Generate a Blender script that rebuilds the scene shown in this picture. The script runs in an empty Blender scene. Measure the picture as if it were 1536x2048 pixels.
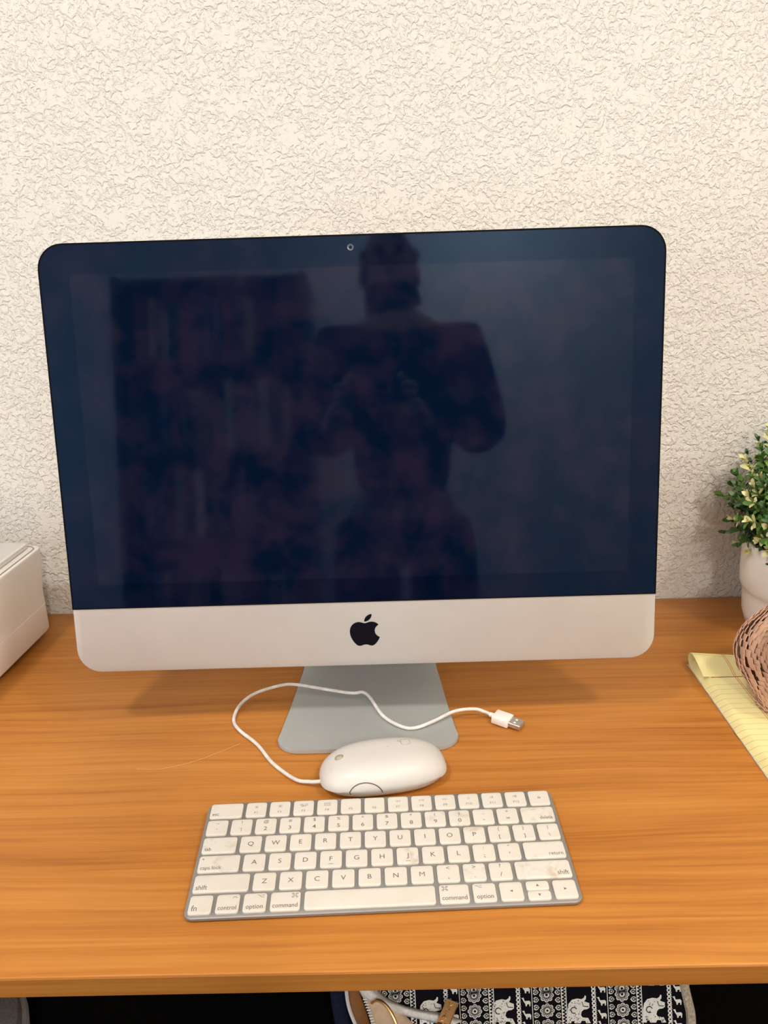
import bpy, bmesh, math, random
from mathutils import Vector, Matrix, Euler
from mathutils.geometry import tessellate_polygon

S = bpy.context.scene
COL = S.collection
PI = math.pi
MM = 0.001
random.seed(7)

# ------------------------------------------------------------------ camera
cam_data = bpy.data.cameras.new('camera')
cam = bpy.data.objects.new('camera', cam_data)
COL.objects.link(cam)
cam_data.sensor_fit = 'VERTICAL'
cam_data.sensor_height = 36.0
cam_data.sensor_width = 27.0
cam_data.lens = 1683.37 / 2048 * 36.0
cam_data.clip_start = 0.01
cam.location = (0.011957, -0.969458, 0.453663)
cam.rotation_euler = (1.2430285, 0.0303004, 0.0051659)
S.camera = cam

# ------------------------------------------------------------------ world, lamps, exposure
world = bpy.data.worlds.new('sky')
S.world = world
world.use_nodes = True
world.node_tree.nodes['Background'].inputs[0].default_value = (0.72, 0.82, 1.0, 1)
world.node_tree.nodes['Background'].inputs[1].default_value = 1.0

S.view_settings.view_transform = 'Standard'
S.view_settings.look = 'None'
S.view_settings.exposure = -0.02
S.view_settings.gamma = 1.0
S.view_settings.use_curve_mapping = False

FLOOR_Z, CEIL_Z = -0.74, 1.72
LAMPS = (((-0.62, -1.20, CEIL_Z - 0.035), 16.0, (1.0, 0.95, 0.88), 'round white ceiling light on the left'),
         ((0.87, -1.20, CEIL_Z - 0.035), 15.0, (1.0, 0.90, 0.78), 'round white ceiling light on the right'))
FILL_POS = (0.42, -2.30, 1.22)               # added frontal fill light behind the camera, no such lamp known


def area_light(name, loc, rot, energy, color, size, size_y=None, shape='DISK'):
    l = bpy.data.lights.new(name, 'AREA')
    l.energy = energy
    l.color = color
    l.shape = shape
    l.size = size
    if size_y:
        l.size_y = size_y
    o = bpy.data.objects.new(name, l)
    o.location = loc
    o.rotation_euler = rot
    COL.objects.link(o)
    return o


for lp, le, lc, _ in LAMPS:
    area_light('lamp_light', lp, (0, 0, 0), le, lc, 0.20)
pl = bpy.data.lights.new('fill_light', 'POINT')
pl.energy = 46.0
pl.color = (1.0, 0.89, 0.76)
pl.shadow_soft_size = 0.07
plo = bpy.data.objects.new('fill_light', pl)
plo.location = FILL_POS
COL.objects.link(plo)
# daylight coming in through the window of the left wall
area_light('window_light', (-1.72, -2.05, 0.45), (0, -PI / 2, 0), 18.0, (0.86, 0.92, 1.0), 1.1, 1.0, 'RECTANGLE')


# ------------------------------------------------------------------ node helpers
def srgb(r, g, b):
    def f(c):
        c /= 255.0
        return c / 12.92 if c <= 0.04045 else ((c + 0.055) / 1.055) ** 2.4
    return (f(r), f(g), f(b), 1)


class NT:
    def __init__(self, name):
        self.m = bpy.data.materials.new(name)
        self.m.use_nodes = True
        self.t = self.m.node_tree
        self.b = self.t.nodes['Principled BSDF']
        self.N = self.t.nodes
        self._tc = None

    def node(self, typ, **kw):
        n = self.N.new(typ)
        for k, v in kw.items():
            setattr(n, k, v)
        return n

    def link(self, a, b):
        self.t.links.new(a, b)

    def obj(self):
        if not self._tc:
            self._tc = self.node('ShaderNodeTexCoord')
        return self._tc.outputs['Object']

    def mapping(self, scale=(1, 1, 1), loc=(0, 0, 0), rot=(0, 0, 0), src=None):
        mp = self.node('ShaderNodeMapping')
        mp.inputs['Scale'].default_value = scale
        mp.inputs['Location'].default_value = loc
        mp.inputs['Rotation'].default_value = rot
        self.link(src or self.obj(), mp.inputs['Vector'])
        return mp.outputs[0]

    def noise(self, scale, detail=2, rough=0.5, dist=0.0, vec=None):
        n = self.node('ShaderNodeTexNoise')
        n.inputs['Scale'].default_value = scale
        n.inputs['Detail'].default_value = detail
        n.inputs['Roughness'].default_value = rough
        n.inputs['Distortion'].default_value = dist
        self.link(vec or self.obj(), n.inputs['Vector'])
        return n.outputs['Fac']

    def math(self, op, a, b=None, c=None):
        n = self.node('ShaderNodeMath', operation=op)
        for i, v in enumerate((a, b, c)):
            if v is None:
                continue
            if isinstance(v, (int, float)):
                n.inputs[i].default_value = v
            else:
                self.link(v, n.inputs[i])
        return n.outputs[0]

    def ramp(self, fac, stops, interp='LINEAR'):
        r = self.node('ShaderNodeValToRGB')
        r.color_ramp.interpolation = interp
        el = r.color_ramp.elements
        while len(el) < len(stops):
            el.new(0.5)
        for e, (p, c) in zip(el, stops):
            e.position = p
            e.color = c
        self.link(fac, r.inputs[0])
        return r.outputs[0]

    def mix(self, fac, a, b, mode='MIX'):
        n = self.node('ShaderNodeMix', data_type='RGBA', blend_type=mode)
        for s, v in ((n.inputs[0], fac), (n.inputs[6], a), (n.inputs[7], b)):
            if isinstance(v, (int, float)):
                s.default_value = v
            elif isinstance(v, tuple):
                s.default_value = v
            else:
                self.link(v, s)
        return n.outputs[2]

    def sep(self, src=None):
        n = self.node('ShaderNodeSeparateXYZ')
        self.link(src or self.obj(), n.inputs[0])
        return n.outputs

    def color(self, c):
        if isinstance(c, tuple):
            self.b.inputs['Base Color'].default_value = c
        else:
            self.link(c, self.b.inputs['Base Color'])

    def bump(self, h, strength=0.5, dist=0.001):
        n = self.node('ShaderNodeBump')
        n.inputs['Strength'].default_value = strength
        n.inputs['Distance'].default_value = dist
        self.link(h, n.inputs['Height'])
        self.link(n.outputs[0], self.b.inputs['Normal'])


def simple(name, col, rough=0.5, metal=0.0, spec=0.5, grain=0.0, gscale=300.0, bump=0.0):
    """Procedural material: base colour with a faint noise mottling and fine relief."""
    t = NT(name)
    t.b.inputs['Roughness'].default_value = rough
    t.b.inputs['Metallic'].default_value = metal
    t.b.inputs['Specular IOR Level'].default_value = spec
    if grain > 0:
        n = t.noise(gscale, 3)
        dark = tuple(c * (1 - grain) for c in col[:3]) + (1,)
        light = tuple(min(1, c * (1 + grain)) for c in col[:3]) + (1,)
        t.color(t.ramp(n, [(0.3, dark), (0.7, light)]))
        if bump > 0:
            t.bump(n, bump, 0.0005)
    else:
        t.color(col)
    return t.m


# ------------------------------------------------------------------ materials
def mat_wall():
    t = NT('knockdown_plaster')
    t.b.inputs['Roughness'].default_value = 0.75
    t.b.inputs['Specular IOR Level'].default_value = 0.25
    fine = t.noise(182, 2.6, 0.55, 0.55)
    low = t.noise(30, 1.5, 0.5, 0.3)
    v = t.math('ADD', fine, t.math('MULTIPLY', t.math('SUBTRACT', low, 0.5), 0.72))
    ss = t.node('ShaderNodeMapRange', interpolation_type='SMOOTHSTEP')
    ss.inputs['From Min'].default_value = 0.36
    ss.inputs['From Max'].default_value = 0.64
    t.link(v, ss.inputs['Value'])
    small = t.noise(380, 2.0, 0.5, 0.3)
    # the flat trowelled tops carry no fine grain
    grainy = t.math('MULTIPLY', small, t.math('SUBTRACT', 1.0, ss.outputs[0]))
    h = t.math('ADD', ss.outputs[0], t.math('MULTIPLY', grainy, 0.3))
    t.bump(h, 0.80, 0.0019)
    big = t.noise(2.2, 2)
    t.color(t.ramp(big, [(0.3, (0.725, 0.71, 0.675, 1)), (0.7, (0.745, 0.735, 0.705, 1))]))
    return t.m


def mat_wood(name='honey_wood_veneer', k=0.84):
    t = NT(name)
    t.b.inputs['Roughness'].default_value = 0.38
    t.b.inputs['Specular IOR Level'].default_value = 0.25
    warp = t.noise(3.0, 2, 0.5, 0.0, t.mapping((1.2, 3.0, 1.0)))
    co = t.node('ShaderNodeVectorMath', operation='ADD')
    cx = t.node('ShaderNodeCombineXYZ')
    t.link(t.math('MULTIPLY', t.math('SUBTRACT', warp, 0.5), 0.016), cx.inputs['Y'])
    t.link(t.obj(), co.inputs[0])
    t.link(cx.outputs[0], co.inputs[1])
    src = co.outputs[0]
    broad = t.noise(1.0, 3, 0.55, 0.0, t.mapping((1.1, 17, 17), src=src))
    streak = t.noise(1.0, 4, 0.6, 0.0, t.mapping((2.6, 120, 120), src=src))
    fine = t.noise(1.0, 3, 0.6, 0.0, t.mapping((7, 330, 330), src=src))
    f = t.math('ADD', t.math('MULTIPLY', broad, 0.34), t.math('MULTIPLY', streak, 0.42))
    f = t.math('ADD', f, t.math('MULTIPLY', fine, 0.28))
    c = t.ramp(f, [(0.36, (0.36 * k, 0.120 * k, 0.020 * k, 1)), (0.455, (0.50 * k, 0.184 * k, 0.032 * k, 1)),
                   (0.53, (0.58 * k, 0.226 * k, 0.042 * k, 1)), (0.66, (0.67 * k, 0.285 * k, 0.060 * k, 1))])
    t.color(c)
    t.bump(fine, 0.05, 0.0003)
    rr = t.math('ADD', 0.33, t.math('MULTIPLY', streak, 0.12))
    t.link(rr, t.b.inputs['Roughness'])
    return t.m


def mat_glass(name, base, tint, smudge):
    t = NT(name)
    t.b.inputs['Roughness'].default_value = 0.035
    t.b.inputs['IOR'].default_value = 1.5
    t.b.inputs['Specular IOR Level'].default_value = 0.34
    t.b.inputs['Specular Tint'].default_value = tint
    n = t.noise(14, 3, 0.55, 0.4)
    m = t.noise(38, 2, 0.5, 0.2)
    f = t.math('MULTIPLY', n, m)
    t.color(t.ramp(f, [(0.18, base), (0.36, smudge)]))
    rr = t.math('ADD', 0.02, t.math('MULTIPLY', m, 0.05))
    t.link(rr, t.b.inputs['Roughness'])
    return t.m


def mat_key(stain):
    t = NT('key_plastic_stained' if stain else 'key_plastic')
    t.b.inputs['Roughness'].default_value = 0.42
    t.b.inputs['Specular IOR Level'].default_value = 0.35
    white = (0.715, 0.675, 0.615, 1)
    if stain:
        geo = t.node('ShaderNodeObjectInfo')
        v = t.node('ShaderNodeVectorMath', operation='ADD')
        t.link(t.obj(), v.inputs[0])
        t.link(geo.outputs['Location'], v.inputs[1])
        n = t.noise(75, 3, 0.6, 0.4, v.outputs[0])
        t.color(t.ramp(n, [(0.50, white), (0.74, (0.55, 0.46, 0.37, 1))]))
    else:
        n = t.noise(60, 2)
        t.color(t.ramp(n, [(0.35, white), (0.75, (0.685, 0.635, 0.565, 1))]))
    return t.m


def mat_mouse():
    t = NT('white_gloss_plastic')
    t.b.inputs['Roughness'].default_value = 0.32
    t.b.inputs['Specular IOR Level'].default_value = 0.35
    n = t.noise(45, 4, 0.65, 0.6)
    spots = t.noise(160, 2, 0.5, 0.2)
    f = t.math('MULTIPLY', n, spots)
    t.color(t.ramp(f, [(0.36, (0.655, 0.635, 0.61, 1)), (0.48, (0.60, 0.56, 0.52, 1)), (0.56, (0.45, 0.40, 0.36, 1))]))
    return t.m


def mat_paper():
    """Yellow ruled paper: object x across the sheet, object y up the sheet (rules and margin are print)."""
    t = NT('yellow_ruled_paper')
    t.b.inputs['Roughness'].default_value = 0.7
    t.b.inputs['Specular IOR Level'].default_value = 0.2
    uv = t.node('ShaderNodeUVMap')
    x, y, z = t.sep(uv.outputs[0])
    # rules
    fr = t.math('FRACT', t.math('DIVIDE', y, 0.0087))
    rule = t.math('LESS_THAN', fr, 0.075)
    rule = t.math('MULTIPLY', rule, t.math('GREATER_THAN', y, 0.0))
    n = t.noise(6, 2)
    base = t.ramp(n, [(0.3, (0.83, 0.735, 0.335, 1)), (0.7, (0.86, 0.775, 0.39, 1))])
    c = t.mix(t.math('MULTIPLY', rule, 0.62), base, (0.33, 0.36, 0.24, 1))
    m1 = t.math('LESS_THAN', t.math('ABSOLUTE', t.math('SUBTRACT', x, 0.0330)), 0.00034)
    m2 = t.math('LESS_THAN', t.math('ABSOLUTE', t.math('SUBTRACT', x, 0.0350)), 0.00034)
    mm = t.math('MAXIMUM', m1, m2)
    c = t.mix(t.math('MULTIPLY', mm, 0.8), c, (0.60, 0.08, 0.035, 1))
    t.color(c)
    return t.m


def mat_alu(name, col, rough=0.45, metal=0.45):
    t = NT(name)
    t.b.inputs['Metallic'].default_value = metal
    t.b.inputs['Roughness'].default_value = rough
    n = t.noise(25, 3, 0.6)
    d = tuple(c * 0.955 for c in col[:3]) + (1,)
    t.color(t.ramp(n, [(0.3, d), (0.7, col)]))
    t.bump(t.noise(2500, 1), 0.03, 0.0001)
    return t.m


def mat_leaf(name, c1, c2, rough=0.42):
    t = NT(name)
    t.b.inputs['Roughness'].default_value = rough
    oi = t.node('ShaderNodeObjectInfo')
    t.color(t.mix(oi.outputs['Random'], c1, c2))
    t.b.inputs['Subsurface Weight'].default_value = 0.0
    return t.m


M = dict(
    wall=mat_wall(),
    wood=mat_wood(),
    wood_edge=mat_wood('brown_edge_band', 0.60),
    plain_wall=simple('painted_plaster', (0.78, 0.75, 0.70, 1), 0.8, grain=0.02, gscale=8),
    rear_wall=simple('greige_paint', (0.76, 0.75, 0.75, 1), 0.85, grain=0.02, gscale=8),
    ceiling=simple('ceiling_paint', (0.84, 0.82, 0.78, 1), 0.85, grain=0.02, gscale=8),
    carpet=simple('dark_carpet', (0.06, 0.055, 0.05, 1), 0.95, grain=0.3, gscale=400, bump=0.4),
    trim=simple('white_trim', (0.8, 0.78, 0.74, 1), 0.4, grain=0.02, gscale=20),
    alu=mat_alu('brushed_aluminium', (0.565, 0.555, 0.55, 1), 0.5, 0.25),
    alu_foot=mat_alu('foot_aluminium', (0.44, 0.465, 0.465, 1), 0.45, 0.3),
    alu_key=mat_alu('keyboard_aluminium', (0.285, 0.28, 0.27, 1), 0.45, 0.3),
    glass=mat_glass('black_front_glass', (0.0005, 0.0036, 0.0150, 1), (0.36, 0.62, 1.0, 1), (0.0055, 0.0055, 0.0190, 1)),
    panel=mat_glass('dark_display_panel', (0.0010, 0.0048, 0.0190, 1), (0.48, 0.72, 1.0, 1), (0.0100, 0.0085, 0.0240, 1)),
    black=simple('gloss_black', (0.004, 0.004, 0.008, 1), 0.18, grain=0.1, gscale=60),
    edge_black=simple('matt_black_rim', (0.002, 0.002, 0.004, 1), 0.7, spec=0.1, grain=0.1, gscale=200),
    lens=simple('camera_lens_glass', (0.10, 0.12, 0.15, 1), 0.15, grain=0.1, gscale=900),
    key=mat_key(False),
    key_stain=mat_key(True),
    legend=simple('legend_print', (0.17, 0.15, 0.13, 1), 0.6, grain=0.05, gscale=900),
    legend_pale=simple('legend_print_pale', (0.27, 0.25, 0.22, 1), 0.6, grain=0.05, gscale=900),
    mouse=mat_mouse(),
    mouse_line=simple('mouse_seam_grey', (0.10, 0.09, 0.085, 1), 0.5, grain=0.1, gscale=300),
    ball=simple('scroll_ball_grey', (0.36, 0.32, 0.25, 1), 0.4, grain=0.08, gscale=500),
    emboss=simple('emblem_grey', (0.46, 0.42, 0.37, 1), 0.4, grain=0.06, gscale=500),
    cable=simple('white_cable', (0.74, 0.72, 0.70, 1), 0.4, grain=0.12, gscale=120),
    plug=simple('white_plug_plastic', (0.86, 0.84, 0.81, 1), 0.35, grain=0.03, gscale=200),
    steel=simple('plug_steel', (0.60, 0.58, 0.56, 1), 0.28, 0.85, grain=0.1, gscale=250),
    steel_dark=simple('plug_hole', (0.03, 0.03, 0.03, 1), 0.6, grain=0.1, gscale=300),
    paper=mat_paper(),
    card=simple('grey_card_backing', (0.56, 0.55, 0.52, 1), 0.8, grain=0.08, gscale=200),
    lip_shadow=simple('lip_shadow_brown', (0.34, 0.17, 0.07, 1), 0.6, grain=0.1, gscale=200),  # brown tone painting the shadow below the curled page's lip
    kraft=simple('kraft_paper', (0.64, 0.41, 0.29, 1), 0.8, spec=0.2, grain=0.14, gscale=60, bump=0.1),
    kraft_shade=simple('kraft_gap_shade', (0.24, 0.12, 0.065, 1), 0.9, spec=0.1, grain=0.2, gscale=60),  # darker kraft: shade of the slits put into the colour
    ceramic=simple('white_ceramic', (0.87, 0.85, 0.82, 1), 0.25, grain=0.02, gscale=12),
    soil=simple('dark_moss', (0.015, 0.025, 0.008, 1), 0.9, grain=0.3, gscale=120),
    leaf=mat_leaf('leaf_green', (0.065, 0.170, 0.025, 1), (0.18, 0.33, 0.055, 1)),
    leaf_dark=mat_leaf('leaf_dark_green', (0.028, 0.085, 0.024, 1), (0.07, 0.165, 0.045, 1)),
    leaf_pale=mat_leaf('leaf_cream', (0.62, 0.61, 0.27, 1), (0.80, 0.76, 0.46, 1)),
    stem=simple('stem_green', (0.09, 0.15, 0.03, 1), 0.5, grain=0.15, gscale=200),
    printer=simple('printer_plastic', (0.84, 0.81, 0.77, 1), 0.5, grain=0.02, gscale=10),
    printer_top=simple('printer_lid_plastic', (0.80, 0.79, 0.77, 1), 0.4, grain=0.02, gscale=10),
    printer_dark=simple('printer_feet_rubber', (0.03, 0.03, 0.03, 1), 0.8, grain=0.1, gscale=100),
    printer_seam=simple('printer_seam_grey', (0.34, 0.30, 0.27, 1), 0.6, grain=0.05, gscale=100),
    velvet=simple('black_upholstery', (0.006, 0.006, 0.006, 1), 0.95, spec=0.05, grain=0.3, gscale=300),
    grey_fabric=simple('charcoal_cushion_fabric', (0.20, 0.20, 0.20, 1), 0.9, spec=0.1, grain=0.2, gscale=500, bump=0.2),
    grey_pipe=simple('charcoal_cushion_piping', (0.33, 0.33, 0.33, 1), 0.8, grain=0.1, gscale=400),
    canvas=simple('black_canvas', (0.006, 0.006, 0.010, 1), 0.9, spec=0.1, grain=0.3, gscale=900),
    print_white=simple('white_fabric_print', (0.86, 0.86, 0.83, 1), 0.85, spec=0.1, grain=0.06, gscale=600),
    navy=simple('navy_fabric', (0.012, 0.016, 0.040, 1), 0.85, spec=0.1, grain=0.2, gscale=300),
    piping=simple('white_piping', (0.80, 0.80, 0.80, 1), 0.6, grain=0.05, gscale=500),
    tan=simple('tan_leather', (0.25, 0.105, 0.028, 1), 0.45, grain=0.2, gscale=90),
    tan_pale=simple('beige_lining', (0.66, 0.50, 0.35, 1), 0.7, grain=0.1, gscale=120),
    zip=simple('white_zip_tape', (0.78, 0.77, 0.75, 1), 0.7, grain=0.12, gscale=400),
    gold=simple('polished_gold', (0.86, 0.54, 0.26, 1), 0.30, 1.0, grain=0.05, gscale=60),
    trimtan=simple('woven_edge_trim', (0.50, 0.42, 0.32, 1), 0.8, grain=0.35, gscale=500),
    skin=simple('skin', (0.52, 0.30, 0.21, 1), 0.5, grain=0.05, gscale=40),
    shirt=simple('dark_knit', (0.012, 0.013, 0.018, 1), 0.9, spec=0.1, grain=0.4, gscale=60),
    trousers=simple('dark_denim', (0.02, 0.024, 0.04, 1), 0.9, spec=0.1, grain=0.2, gscale=200),
    hair=simple('dark_hair', (0.018, 0.012, 0.009, 1), 0.5, grain=0.3, gscale=250),
    strand=simple('blond_hair_strand', (0.75, 0.48, 0.22, 1), 0.4, grain=0.05, gscale=300),
    metal_black=simple('black_powder_coat', (0.012, 0.012, 0.012, 1), 0.5, grain=0.15, gscale=200),
    shelf=simple('dark_shelf_wood', (0.05, 0.032, 0.022, 1), 0.5, grain=0.3, gscale=14),
)


# ------------------------------------------------------------------ mesh helpers
def new_obj(name, bm, mat, parent=None, smooth=True, angle=35, loc=None, rot=None):
    bmesh.ops.recalc_face_normals(bm, faces=bm.faces[:])
    me = bpy.data.meshes.new(name)
    bm.to_mesh(me)
    bm.free()
    return link_mesh(name, me, mat, parent, smooth, angle, loc, rot)


def link_mesh(name, me, mat, parent=None, smooth=True, angle=35, loc=None, rot=None):
    for mm in (mat if isinstance(mat, (list, tuple)) else [mat]):
        me.materials.append(mm)
    if smooth:
        for p in me.polygons:
            p.use_smooth = True
        try:
            me.set_sharp_from_angle(angle=math.radians(angle))
        except Exception:
            pass
    o = bpy.data.objects.new(name, me)
    COL.objects.link(o)
    if parent:
        o.parent = parent
    if loc is not None:
        o.location = loc
    if rot is not None:
        o.rotation_euler = rot
    return o


def empty(name, loc, rz=0.0):
    o = bpy.data.objects.new(name, None)
    o.empty_display_size = 0.05
    COL.objects.link(o)
    o.location = loc
    o.rotation_euler = (0, 0, rz)
    return o


def tag(o, label, cat, group=None):
    o['label'] = label
    o['category'] = cat
    if group:
        o['group'] = group
    return o


def struct(o):
    o['kind'] = 'structure'
    return o


def rrect(w, h, r, seg=5, cx=0.0, cy=0.0):
    r = min(r, w / 2 - 1e-6, h / 2 - 1e-6)
    pts = []
    for (sx, sy, a0) in ((1, 1, 0), (-1, 1, 90), (-1, -1, 180), (1, -1, 270)):
        for i in range(seg + 1):
            a = math.radians(a0 + 90 * i / seg)
            pts.append((cx + sx * (w / 2 - r) + r * math.cos(a), cy + sy * (h / 2 - r) + r * math.sin(a)))
    return pts


def loft(bm, rings, cap0=True, cap1=True, closed=True):
    vs = [[bm.verts.new(p) for p in ring] for ring in rings]
    n = len(vs[0])
    for a, b in zip(vs, vs[1:]):
        for i in range(n if closed else n - 1):
            j = (i + 1) % n
            bm.faces.new((a[i], a[j], b[j], b[i]))
    if cap0:
        bm.faces.new(list(reversed(vs[0])))
    if cap1:
        bm.faces.new(vs[-1])
    return vs


def box(bm, lo, hi, bevel=0.0, seg=2):
    sub = bmesh.new()
    bmesh.ops.create_cube(sub, size=1.0)
    for v in sub.verts:
        v.co = Vector([(lo[i] + hi[i]) / 2 + v.co[i] * (hi[i] - lo[i]) for i in range(3)])
    if bevel > 0:
        bmesh.ops.bevel(sub, geom=sub.edges[:], offset=bevel, segments=seg, profile=0.5, affect='EDGES')
    me = bpy.data.meshes.new('tmp')
    sub.to_mesh(me)
    sub.free()
    bm.from_mesh(me)
    bpy.data.meshes.remove(me)


def catmull(pts, n=8):
    P = [Vector(p) for p in pts]
    P = [2 * P[0] - P[1]] + P + [2 * P[-1] - P[-2]]
    out = []
    for i in range(1, len(P) - 2):
        for k in range(n):
            t = k / n
            a, b, c, d = P[i - 1], P[i], P[i + 1], P[i + 2]
            out.append(0.5 * ((2 * b) + (c - a) * t + (2 * a - 5 * b + 4 * c - d) * t * t + (3 * b - a - 3 * c + d) * t ** 3))
    out.append(P[-2])
    return out


def tube(bm, path, r, seg=8, caps=True):
    path = [Vector(p) for p in path]
    rs = r if isinstance(r, (list, tuple)) else [r] * len(path)
    up = Vector((0, 0, 1))
    rings = []
    for i, p in enumerate(path):
        t = (path[min(i + 1, len(path) - 1)] - path[max(i - 1, 0)]).normalized()
        a = t.cross(up)
        if a.length < 1e-4:
            a = t.cross(Vector((1, 0, 0)))
        a.normalize()
        b = a.cross(t).normalized()
        up = b
        rings.append([p + rs[i] * (math.cos(2 * PI * k / seg) * a + math.sin(2 * PI * k / seg) * b) for k in range(seg)])
    loft(bm, rings, caps, caps)


def lathe(bm, prof, seg=48, cap0=True, cap1=True, cx=0.0, cy=0.0):
    rings = [[(cx + r * math.cos(2 * PI * k / seg), cy + r * math.sin(2 * PI * k / seg), z) for k in range(seg)] for r, z in prof]
    loft(bm, rings, cap0, cap1)


def flat_poly(bm, pts, z=0.0, h=0.0, frame=None):
    """Fills a simple polygon; with h it is a thin solid. frame maps (x, y, z) to a Vector."""
    f = frame or (lambda x, y, zz: Vector((x, y, zz)))
    tris = tessellate_polygon([[Vector((x, y, 0)) for x, y in pts]])
    top = [bm.verts.new(f(x, y, z + h)) for x, y in pts]
    for t in tris:
        try:
            bm.faces.new([top[i] for i in t])
        except ValueError:
            pass
    if h > 0:
        bot = [bm.verts.new(f(x, y, z)) for x, y in pts]
        n = len(pts)
        for i in range(n):
            j = (i + 1) % n
            bm.faces.new((top[i], top[j], bot[j], bot[i]))


def stroke(bm, pts, w, z=0.0, closed=False, frame=None):
    """A flat line of width w along pts."""
    f = frame or (lambda x, y, zz: Vector((x, y, zz)))
    P = [Vector((x, y)) for x, y in pts]
    n = len(P)
    L, R = [], []
    for i in range(n):
        a = P[(i - 1) % n] if (closed or i > 0) else P[i]
        b = P[(i + 1) % n] if (closed or i < n - 1) else P[i]
        d = (b - a)
        if d.length < 1e-9:
            d = Vector((1, 0))
        d.normalize()
        nn = Vector((-d.y, d.x)) * w / 2
        L.append(bm.verts.new(f(P[i].x + nn.x, P[i].y + nn.y, z)))
        R.append(bm.verts.new(f(P[i].x - nn.x, P[i].y - nn.y, z)))
    for i in range(n if closed else n - 1):
        j = (i + 1) % n
        bm.faces.new((L[i], R[i], R[j], L[j]))


def circle_pts(cx, cy, r, n=16, a0=0, a1=360):
    full = abs(a1 - a0) >= 359
    m = n if full else n + 1
    return [(cx + r * math.cos(math.radians(a0 + (a1 - a0) * i / n)), cy + r * math.sin(math.radians(a0 + (a1 - a0) * i / n))) for i in range(m)]


def svg_rel(start, segs, n=7):
    """Samples a path of relative cubic segments."""
    x, y = start
    out = [(x, y)]
    for (a, b, c, d, e, f) in segs:
        p0, p1, p2, p3 = (x, y), (x + a, y + b), (x + c, y + d), (x + e, y + f)
        for i in range(1, n + 1):
            t = i / n
            u = 1 - t
            out.append(tuple(u ** 3 * p0[k] + 3 * u * u * t * p1[k] + 3 * u * t * t * p2[k] + t ** 3 * p3[k] for k in (0, 1)))
        x, y = p3
    return out


FRUIT = svg_rel((12.152, 6.896), [
    (-.948, 0, -2.415, -1.078, -3.96, -1.04), (-2.04, .027, -3.91, 1.183, -4.961, 3.014),
    (-2.117, 3.675, -.546, 9.103, 1.519, 12.09), (1.013, 1.454, 2.208, 3.09, 3.792, 3.039),
    (1.52, -.065, 2.09, -.987, 3.935, -.987), (1.831, 0, 2.35, .987, 3.96, .948),
    (1.637, -.026, 2.676, -1.48, 3.676, -2.948), (1.156, -1.688, 1.636, -3.325, 1.662, -3.415),
    (-.039, -.013, -3.182, -1.221, -3.22, -4.857), (-.026, -3.04, 2.48, -4.494, 2.597, -4.559),
    (-1.429, -2.09, -3.623, -2.324, -4.39, -2.376), (-2, -.156, -3.675, 1.09, -4.61, 1.09)])[:-1]
LEAF = svg_rel((15.53, 3.83), [
    (.843, -1.012, 1.4, -2.427, 1.245, -3.83), (-1.207, .052, -2.662, .805, -3.532, 1.818),
    (-.78, .896, -1.454, 2.338, -1.273, 3.714), (1.338, .104, 2.715, -.688, 3.559, -1.701)])[:-1]


def emblem_pts(src, cx, cy, w, h):
    return [(cx + (x - 11.9) / 17.7 * w, cy - (y - 12.0) / 24.0 * h) for x, y in src]


_font_cache = {}


def text_bm(bm, body, cx, cy, height=None, width=None, z=0.0, align='CENTER', frame=None, stretch=1.0, bold=0.005):
    """Adds flat lettering to bm. cx/cy = centre (or left / right end) of the baseline box."""
    f = frame or (lambda x, y, zz: Vector((x, y, zz)))
    key = (body, bold)
    if key not in _font_cache:
        if body == 'M':
            bold = 0.0
        cu = bpy.data.curves.new('txt', 'FONT')
        cu.body = body
        cu.size = 1.0
        cu.offset = bold
        cu.resolution_u = 3
        ob = bpy.data.objects.new('txt', cu)
        COL.objects.link(ob)
        dg = bpy.context.evaluated_depsgraph_get()
        me = bpy.data.meshes.new_from_object(ob.evaluated_get(dg))
        vs = [v.co.copy() for v in me.vertices]
        fs = [tuple(p.vertices) for p in me.polygons]
        bpy.data.objects.remove(ob)
        bpy.data.curves.remove(cu)
        bpy.data.meshes.remove(me)
        _font_cache[key] = (vs, fs)
    vs, fs = _font_cache[key]
    if not vs:
        return
    x0, x1 = min(v.x for v in vs), max(v.x for v in vs)
    y0, y1 = min(v.y for v in vs), max(v.y for v in vs)
    if width:
        s = width / (x1 - x0)
        sy = s / stretch
    else:
        sy = height
        s = sy * stretch
    ox = {'CENTER': (x0 + x1) / 2, 'LEFT': x0, 'RIGHT': x1}[align]
    nv = [bm.verts.new(f(cx + (v.x - ox) * s, cy + v.y * sy, z)) for v in vs]
    for p in fs:
        try:
            bm.faces.new([nv[i] for i in p])
        except ValueError:
            pass


def skin_mesh(name, verts, edges, radii, root=0, sub=2):
    me = bpy.data.meshes.new(name)
    me.from_pydata(verts, edges, [])
    o = bpy.data.objects.new(name, me)
    COL.objects.link(o)
    md = o.modifiers.new('skin', 'SKIN')
    for i, v in enumerate(me.skin_vertices[0].data):
        r = radii[i]
        v.radius = r if isinstance(r, tuple) else (r, r)
        v.use_root = (i == root)
    ss = o.modifiers.new('sub', 'SUBSURF')
    ss.levels = sub
    ss.render_levels = sub
    dg = bpy.context.evaluated_depsgraph_get()
    out = bpy.data.meshes.new_from_object(o.evaluated_get(dg))
    bpy.data.objects.remove(o)
    bpy.data.meshes.remove(me)
    out.name = name
    return out


# ================================================================== ROOM
XL, XR, YB = -1.70, 2.0, -2.80


def slab(name, lo, hi, mat, bevel=0.0):
    bm = bmesh.new()
    box(bm, lo, hi, bevel)
    return struct(new_obj(name, bm, mat, smooth=False))


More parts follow.
